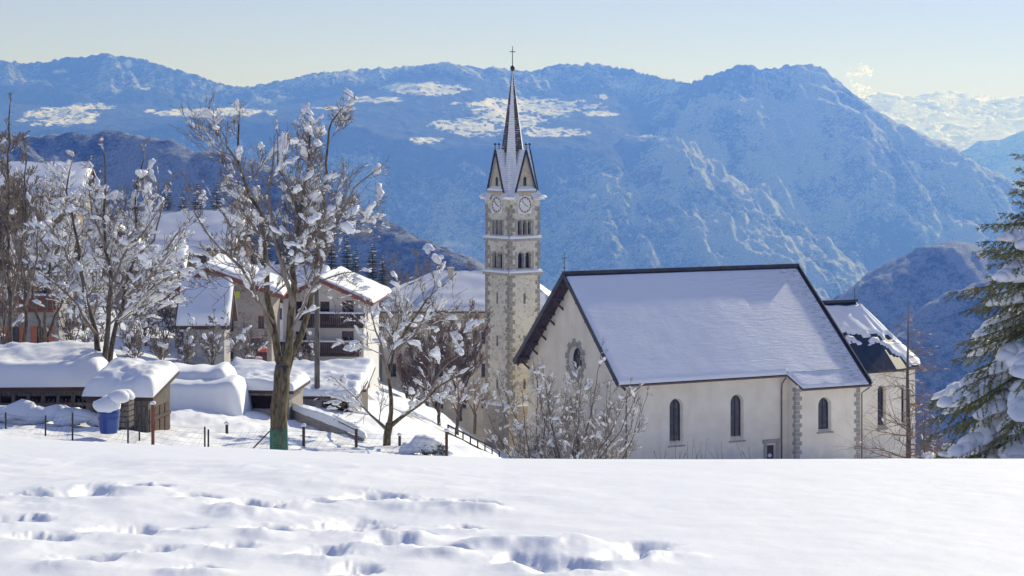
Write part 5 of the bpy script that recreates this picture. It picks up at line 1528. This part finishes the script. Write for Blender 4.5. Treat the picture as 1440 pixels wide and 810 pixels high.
# smaller spreading tree at 545
drawn_tree('apple_tree', 'low spreading bare fruit tree with big snow cushions in its forks', 545, 640, 90, [
 (.22, .17, [(545,640,0),(545,612,0),(548,596,0)], dict(kids=0, klen=1)),
 (.15, .04, [(547,600,0),(550,560,0),(548,530,.2),(556,490,.4),(575,460,.6),(600,420,.8),(638,388,1)], dict(kids=8, klen=1.4, kt=.3)),
 (.14, .04, [(548,600,0),(575,578,-.4),(600,560,-.7),(622,540,-.9),(660,522,-1.1)], dict(kids=7, klen=1.3, kt=.3)),
 (.12, .04, [(548,535,.2),(538,500,-.3),(530,465,-.6),(522,440,-.8)], o2_),
 (.12, .04, [(545,605,0),(520,585,.5),(500,560,.8),(478,540,1)], o2_),
 (.09, .03, [(556,490,.4),(585,470,-.5),(600,440,-.9),(612,400,-1.2),(606,375,-1.3)], o2_),
 (.08, .03, [(553,500,.4),(560,450,1.2),(560,410,1.5)], o2_),
 (.08, .03, [(600,560,-.7),(620,520,-1.4),(645,500,-1.7),(660,490,-1.8)], o2_),
 ], 17, trunkmat='bark_mossy', snow=.10, blobsize=.38, twig_r=.016, snowline=.8, maxlvl=4, dens=.74, trop=.05)
# pruned trees by the road
for i, (px, py, Y, h, lab) in enumerate([(616,604,150,46,'pollarded young tree with a snow tuft, left of three by the road'),(643,610,152,52,'pollarded young tree, middle of three by the road'),(667,606,160,44,'pollarded young tree nearest the bell tower foot')]):
    drawn_tree('pollarded_tree', lab, px, py, Y, [
     (.17, .12, [(px,py+4,0),(px+1,py-h*.4,0),(px,py-h*.6,0)], dict(kids=0, klen=.6)),
     (.10, .04, [(px,py-h*.55,0),(px-9,py-h*.9,.3),(px-12,py-h*1.2,.5)], dict(lvl=1, kids=8, klen=1.5, kt=.3, sides=6)),
     (.10, .04, [(px,py-h*.55,0),(px+8,py-h*.95,-.3),(px+13,py-h*1.25,-.4)], dict(lvl=1, kids=8, klen=1.5, kt=.3, sides=6)),
     (.10, .04, [(px,py-h*.6,0),(px+1,py-h*1.1,.3),(px-1,py-h*1.6,.2)], dict(lvl=1, kids=8, klen=1.6, kt=.2, sides=6)),
     ], 20+i, trunkmat='bark', twigmat='twig_red', snow=.15, blobsize=.35, twig_r=.017, snowline=.4, maxlvl=3, dens=1.0, trop=.1)
# hazy reddish trees in front of the rectory
def random_tree(name, label, px, Y, hpx, seed, wide=.35, z=None, group=None, py=None, nst=3, **kw):
    base = G(px, Y) if py is None else P(px, py, Y)
    H_ = hpx/F*Y
    T = Tree(seed, **kw); r = T.rng
    T.limb([(0,0,-.3),(r.uniform(-.1,.1),0,H_*.16)], H_*.018, H_*.015, kids=0, klen=.5)
    for k in range(nst):
        a = 2*PI*k/nst+r.uniform(-.4,.4); w = H_*wide*r.uniform(.4, 1)
        T.limb([(0,0,H_*.14),(w*.35*math.cos(a), w*.35*math.sin(a), H_*.38),(w*.7*math.cos(a), w*.7*math.sin(a), H_*.62),(w*math.cos(a), w*math.sin(a), H_*r.uniform(.82,.98))], H_*.012, H_*.003, kids=9, klen=H_*.2, kt=.15, sides=5)
    return T.finish(name, label, base, group)
for i, (px, Y, hp, lab) in enumerate([(600,205,165,'reddish leafless tree in front of the rectory, left of the pair'),(648,208,170,'reddish leafless tree in front of the rectory beside the bell tower'),(575,215,135,'leafless tree before the left corner of the rectory')]):
    random_tree('birch_tree', lab, px, Y, hp, 30+i, .3, py=585+i*3, nst=5, trunkmat='bark', twigmat='twig_red', snow=.05, blobsize=.2, twig_r=.040, snowline=.08, maxlvl=3, dens=1.0, trop=.15)
# bare tree tops beyond the rectory
proto = []
spots = [(540,262,120,'left of the rectory roof'),(566,280,128,'above the left end of the rectory roof'),(590,275,140,'tallest behind the rectory roof'),(612,290,130,'behind the middle of the rectory roof'),(636,285,126,'behind the rectory ridge'),(658,280,128,'behind the rectory ridge beside the bell tower'),(555,300,124,'small one far left behind the rectory'),(676,292,120,'half hidden by the bell tower')]
for i, (px, Y, hp, lab) in enumerate(spots):
    top = 505-hp*1.0
    if i < 3:
        rt = random_tree('distant_bare_tree', 'bare brown tree, '+lab, px, Y, 150, 40+i, .3, py=505, nst=4, trunkmat='bark', twigmat='twig', snow=.0, twig_r=.035, snowline=.05, maxlvl=3, dens=.9, trop=.15, group='bare trees beyond the rectory'); proto.append(rt)
    else:
        rt = copy_tree(proto[i % 3]); rt.location = P(px, 505, Y); rt.rotation_euler = (0,0,i*1.3); rt['label'] = 'bare brown tree, '+lab
    s_ = hp/138; rt.scale = (s_, s_, s_)
# bare trees among the upper houses
for i, (px, Y, hp, py, lab) in enumerate([(118,160,150,480,'brown twiggy tree between the tan chalet and the orange shuttered house'),(205,150,120,500,'brown twiggy tree left of the plaster annex'),(232,158,125,500,'twiggy tree behind the plaster annex'),(80,170,170,480,'twiggy tree under the tall brown house'),(325,210,120,420,'bare tree beside the white chalet'),(252,150,90,505,'small twiggy tree hiding the annex corner'),(30,150,150,495,'twiggy tree before the orange shuttered house'),(150,175,120,460,'twiggy tree before the tan chalet'),(185,140,110,520,'twiggy tree right of the forked shed tree'),(282,178,110,470,'twiggy tree above the annex roof'),(60,235,160,400,'tall twiggy tree above the tall brown house'),(115,240,150,400,'tall twiggy tree beside the upper snowy roofs'),(220,235,120,395,'twiggy tree behind the long low house'),(5,125,150,510,'twiggy tree in the lower left thicket'),(100,125,130,515,'twiggy tree behind the open timber shed'),(520,185,120,540,'twiggy tree between balcony house and rectory'),(190,112,95,530,'twiggy tree just behind the buried wood stack'),(228,118,90,528,'twiggy tree before the plaster annex wall'),(262,116,85,530,'low twiggy tree below the annex'),(298,125,100,530,'twiggy tree below the stone house windows'),(130,112,110,520,'twiggy tree behind the corrugated hut'),(350,135,95,532,'twiggy tree before the stone house door'),(430,140,80,540,'low twiggy tree below the balconies')]):
    random_tree('twiggy_tree', lab, px, Y, hp, 60+i, .38, py=py, nst=4, trunkmat='bark', twigmat='twig', snow=.08, blobsize=.42, twig_r=.030, snowline=.25, maxlvl=3, dens=1.0, trop=.1)
# bush trees before the church front
for i, (px, Y, hp, lab, tm) in enumerate([(752,158,190,'many stemmed leafless bush tree at the foot of the bell tower','twig_grey'),(800,156,215,'many stemmed leafless bush tree before the church gable','twig_grey'),(850,160,160,'spreading leafless bush tree before the church corner','twig_grey')]):
    base = P(px, 690, Y); T = Tree(70+i, trunkmat='bark', twigmat=tm, snow=.10, blobsize=.30, twig_r=.022, snowline=.6, maxlvl=3, dens=.9, trop=.13); r = T.rng; H_ = hp/F*Y
    for k in range(9):
        a = 2*PI*k/9+r.uniform(-.3,.3); w = H_*r.uniform(.15, .55); hh = H_*(1.0-.35*w/H_)*r.uniform(.8, 1.02)
        T.limb([(0,0,-.5),(w*.4*math.cos(a), w*.4*math.sin(a), hh*.3),(w*.75*math.cos(a), w*.75*math.sin(a), hh*.62),(w*math.cos(a), w*math.sin(a), hh)], H_*.011, H_*.003, kids=9, klen=H_*.20, kt=.2, sides=5)
    T.finish('bush_tree', lab, base)
# larch right of the choir
def larch(name, label, px, py, Y, hpx, seed, spread=.14, mat='larch'):
    base = P(px, py, Y); H_ = hpx/F*Y; T = Tree(seed, trunkmat='bark', twigmat=mat, snow=.03, blobsize=.2, twig_r=.012, snowline=.04, maxlvl=3, dens=1, trop=-.02); r = T.rng
    pts = [(0,0,0),(.05,0,H_*.3),(-.04,.05,H_*.6),(0,0,H_*.85),(0.02,0,H_)]; T.t.tube(pts, [H_*.017,H_*.013,H_*.008,H_*.004,.01], 8)
    n = 60
    for k in range(n):
        t = .1+.88*k/n; a = r.uniform(0, 2*PI); L_ = H_*spread*(1.15-t)*r.uniform(.6,1.2)*1.4
        T.branch(Vector((0,0,H_*t)), Vector((math.cos(a), math.sin(a), r.uniform(-.15,.35))).normalized(), L_, H_*.004*(1.3-t), 2)
    return T.finish(name, label, base)
larch('larch', 'leafless brown larch beside the church choir', 1277, 690, 165, 265, 81, .26)
larch('larch', 'low brown larch cut short by the snow crest right of the choir', 1300, 690, 150, 120, 82, .4)
# twigs peeping over the crest before the church wall
for i, px in enumerate([928, 955, 972, 985, 1009, 1048]):
    base = P(px, 668, 62); T = Tree(90+i, trunkmat='bark', twigmat='twig', snow=.02, blobsize=.06, twig_r=.012, snowline=.1, maxlvl=3, dens=.5, trop=.25)
    for k in range(3): T.limb([(k*.06,0,0),(k*.12-.1,0,.5),(k*.2-.2+.1*math.sin(i),.05,.75+.12*((i*7+k*5) % 4))], .014, .006, kids=2, klen=.25, sides=4)
    T.finish('shrub', ['leftmost bare sapling at the church wall foot','short bare sapling left of the middle window','bare sapling below the gap between windows','bare sapling just left of the middle window','bare twisted sapling below the middle window','bare sapling left of the side door'][i], base, cat='shrub')

# spruces
def spruce_proto(name, label, cat, loc, H_, R_, seed, whorls, per, needle, fine=True, snow=.6, zmin=0.02, mat='needle', az=None, group=None, expo=.85):
    rng = random.Random(seed); t = MB(); c = MB(); s = MB()
    t.tube([(0,0,-.4),(0,0,H_*.5),(0,0,H_*.98)], [H_*.02,H_*.012,.01], 9)
    for w in range(whorls):
        f = zmin+(1-zmin-.01)*(w+rng.random()*.6)/whorls; z = H_*f
        Rw = R_*(1-f)**expo*rng.uniform(.78, 1.12)+.06
        a0 = rng.uniform(0, 2*PI)
        for b in range(per):
            a = a0+2*PI*b/per+rng.uniform(-.25,.25); L_ = Rw*rng.uniform(.8,1.12)
            dirx, diry = math.cos(a), math.sin(a)
            n = max(4, int(L_/(.16 if fine else .6))); q = []
            dz0 = .12+.25*f; sag = .62*(1-f*.6)
            for i in range(n+1):
                u = i/n; q.append(Vector((dirx*L_*u, diry*L_*u, z+L_*(dz0*u-sag*u*u*1.2+.16*u**4))))
            c.tube(q, [max(.006, .03*L_/3*(1-.8*i/n)) for i in range(n+1)], 4 if fine else 3, 1, cap=False)
            side = Vector((-diry, dirx, 0))
            for i in range(1, n+1):
                u = i/n
                for sg in ((-1, 1) if i < n else (-.45, .45, 0)):
                    tl = L_*.40*(1-u*.75)*rng.uniform(.6,1.15)+.10
                    d = (q[i]-q[i-1]).normalized(); dd = (side*sg*rng.uniform(.6,1.1)+d*rng.uniform(.5,1)+Vector((0,0,-.3+rng.uniform(-.3,.15)))).normalized()
                    if sg == 0: dd = d
                    if fine:
                        # twig drawn as spiky needle tufts
                        m = max(2, int(tl/.085)); p = Vector(q[i])
                        for k in range(m):
                            dd = (dd+Vector((rng.uniform(-.08,.08), rng.uniform(-.08,.08), -.05))).normalized(); p2 = p+dd*(tl/m)
                            for _ in range(needle):
                                e = (dd*.75+rvec(rng)*.75).normalized(); ln = rng.uniform(.05,.10); pp = p.lerp(p2, rng.random())
                                sd2 = e.cross(rvec(rng)).normalized()*.011
                                n0 = len(c.v); c.v += [tuple(pp-sd2), tuple(pp+sd2), tuple(pp+e*ln)]; c.f.append((n0,n0+1,n0+2)); c.m.append(0)
                            p = p2
                    else:
                        e = q[i]+dd*tl; wv = Vector((0,0,1)).cross(dd).normalized()*tl*.28
                        for kk in (-1, 1):
                            n0 = len(c.v); dr = Vector((0,0,-tl*.35*rng.random()))
                            c.v += [tuple(q[i]), tuple(q[i].lerp(e,.55)+wv*kk+dr), tuple(e+dr*.6)]; c.f.append((n0,n0+1,n0+2)); c.m.append(0)
            if rng.random() < snow*(1.5 if f < .4 else .9):
                # cushion of snow along the outer half, thick in the middle
                m = 12 if fine else 3; wd = .24*L_**.6*rng.uniform(.7,1.3) if fine else .14*L_; st = rng.uniform(.15, .45); en = min(1, st+rng.uniform(.35,.6))
                for k in range(m):
                    u = st+(en-st)*k/(m-1); i = min(n, int(round(u*n))); p = q[i]; kk = math.sin(PI*(k+.6)/(m+.4))
                    s.blob((p.x+rng.gauss(0,.03), p.y+rng.gauss(0,.03), p.z+.05), max(L_*.075, L_*(en-st)/m*1.15), wd*(.45+.75*kk)*rng.uniform(.8,1.2), (.09+.11*kk)*min(1.2, .5+L_*.3)*rng.uniform(.8,1.3), rng, ang=a, tilt=(q[min(n,i+1)].z-q[max(0,i-1)].z)/max(.05, 2*L_/n), lump=.14)
    root = empty(name, loc); tag(root, label, cat, group)
    t.build('trunk', M['bark'], root, True); c.build('crown', [M[mat], M['bark']], root)
    if s.v: o = s.build('snow_load', M['snow_soft'], root, True); tag(o, kind='stuff')
    return root
spruce_proto('spruce', 'large snow laden spruce at the right edge beyond the crest', 'tree', P(1512, 700, 50), 9.5, 3.8, 5, 34, 9, 9, True, .5, .02, expo=.55)
fs_ = spruce_proto('distant_spruce', 'dark spruce, leftmost behind the upper houses', 'tree', P(190, 350, 262), 7.5, 1.7, 8, 30, 9, 1, False, .12, .03, 'needle_far', group='dark spruces behind the village')
for i, (px, py, Y, s_, lab) in enumerate([(212,350,258,.9,'second from the left behind the upper houses'),(236,348,264,1.1,'above the long low house'),(258,350,256,1.0,'above the right end of the long low house'),(278,352,262,1.15,'left of the dark timber house'),(305,352,270,1.2,'above the dark timber house'),(330,362,262,1.0,'right of the dark timber house'),(352,380,262,1.0,'between the big tree stems, upper left'),(372,395,258,1.1,'between the big tree stems'),(428,420,230,1.0,'left one behind the balcony house'),(446,422,226,1.15,'behind the balcony house roof'),(466,425,232,1.05,'just right of the balcony house ridge'),(488,428,225,1.0,'above the right eave of the balcony house'),(500,432,240,.9,'small one beyond the balcony house eave'),(524,432,235,1.0,'left of the rectory roof corner'),(538,436,245,.9,'just above the rectory roof corner'),(150,350,262,.95,'above the tan chalet'),(124,352,258,.9,'right of the tall brown house'),(400,400,260,1.1,'behind the trunk of the big bare tree')]):
    c_ = copy_tree(fs_); c_.location = P(px, py, Y); c_.scale = (s_*.95, s_*.95, s_); c_.rotation_euler = (0,0,i*.9); c_['label'] = 'dark spruce, '+lab
# low snow-laden conifer bush near the crest at the right
spruce_proto('low_conifer', 'low snow covered conifer bush left of the big spruce', 'shrub', P(1338, 690, 56), 1.2, 1.3, 6, 6, 8, 6, True, 1.0, .05)
spruce_proto('low_conifer', 'small conifer bush peeping over the crest beside the larch', 'shrub', P(1306, 684, 58), .95, .8, 7, 5, 7, 6, True, .6, .05)

# ================================================================ guard round the big tree, snow covered bush, snow heaps
o = empty('tree_guard', P(394, 655, 75)); tag(o, 'green wire mesh guard wrapped round the foot of the big bare tree', 'tree guard')
m = MB(); n = 18; r = .27; h = 1.35
for k in range(n):
    a = 2*PI*k/n; b = 2*PI*(k+1)/n
    m.tube([(r*math.cos(a), r*math.sin(a)-.35, -.2), (r*math.cos(a), r*math.sin(a)-.35, h)], .008, 3)
for j in range(14):
    z = .05+j*h/14; m.tube([(r*math.cos(2*PI*k/n), r*math.sin(2*PI*k/n)-.35, z) for k in range(n+1)], .007, 3)
m.build('mesh', M['green_paint'], o)
for x in (-.28, .3): m = MB(); m.tube([(x,-.62,-.3),(x,-.62,1.45)], .03, 6); m.build('stake', M['green_paint'], o)
m = MB(); m.bar((-1.5,-.3,.1), (-.35,-.3,1.3), .05, .05); m.build('brace', M['wood'], o)
def heap(name, label, px, py, Y, parts, seed, cat):
    o = empty(name, P(px, py, Y)); tag(o, label, cat); r = random.Random(seed); m = MB()
    for (x, y, z, a, b, c) in parts: m.blob((x,y,z), a, b, c, r, lump=.14)
    m.build('snow', M['snow'], o, True); return o
o = heap('snowy_bush', 'rounded bush buried in snow beside the rightmost wooden post', 598, 640, 86, [(0,0,.35,.75,.6,.5),(.5,.1,.3,.5,.5,.35),(-.6,.1,.2,.5,.5,.3),(.15,-.3,.62,.5,.4,.25),(.75,-.1,.05,.45,.4,.2)], 5, 'bush')
m = MB(); rr = random.Random(8)
for k in range(160):
    p = Vector((rr.uniform(-.2,.95), -.45+rr.uniform(-.1,.1), rr.uniform(0,.45))); m.tube([p, p+rvec(rr)*.2], .012, 3, cap=False)
m.build('twigs', M['needle_far'], o)
for i, (px, py, Y, k_) in enumerate([(20,590,81,1.0),(70,592,81,.8),(110,596,80,.7)]):
    heap('snow_heap', ['long snow heap under the shed at the left edge','middle snow heap in front of the open shed','snow heap beside the barrel in front of the shed'][i], px, py, Y, [(-.6*k_,0,.15,.8*k_,.6,.45),(.3*k_,0,.25,.8*k_,.6,.5*k_),(1.0*k_,.1,.1,.6*k_,.5,.4)], 60+i, 'snow heap')

# small coloured things on the stone house
o = empty('cloth_banner', P(327, 414, 151.2)); tag(o, 'small yellow green cloth hanging under the right eave of the stone house', 'banner')
m = MB(); n = 8
for i in range(n):
    x0, x1 = -.55+1.1*i/n, -.55+1.1*(i+1)/n; a, b = .05*math.sin(i*1.9), .05*math.sin((i+1)*1.9)
    m.hexa([(x0,a-.01,-.28),(x1,b-.01,-.28+.03*math.sin(i)),(x1,b+.01,-.28),(x0,a+.01,-.28)], [(x0,a*.5-.01,.25),(x1,b*.5-.01,.25),(x1,b*.5+.01,.25),(x0,a*.5+.01,.25)])
m.build('cloth', M['yellowgreen'], o)
m = MB(); m.tube([(-.6,0,.26),(.6,0,.26)], .02, 6); m.build('rod', M['wood'], o)
for i, (px, py, lab) in enumerate([(369, 492, 'red flower box beside the stone house door, upper one'), (362, 506, 'red flower box on the ground before the stone house door')]):
    o = empty('flower_box', P(px, py, 150.3)); tag(o, lab, 'flower box')
    m = MB(); m.hexa([(-.3,-.12,-.15),(.3,-.12,-.15),(.3,.12,-.15),(-.3,.12,-.15)], [(-.36,-.16,.1),(.36,-.16,.1),(.36,.16,.1),(-.36,.16,.1)]); m.build('box', M['red'], o)
    m = MB(); m.blob((0,0,.14), .36, .17, .12, random.Random(i), lump=.1); m.build('snow_cap', M['snow'], o, True)
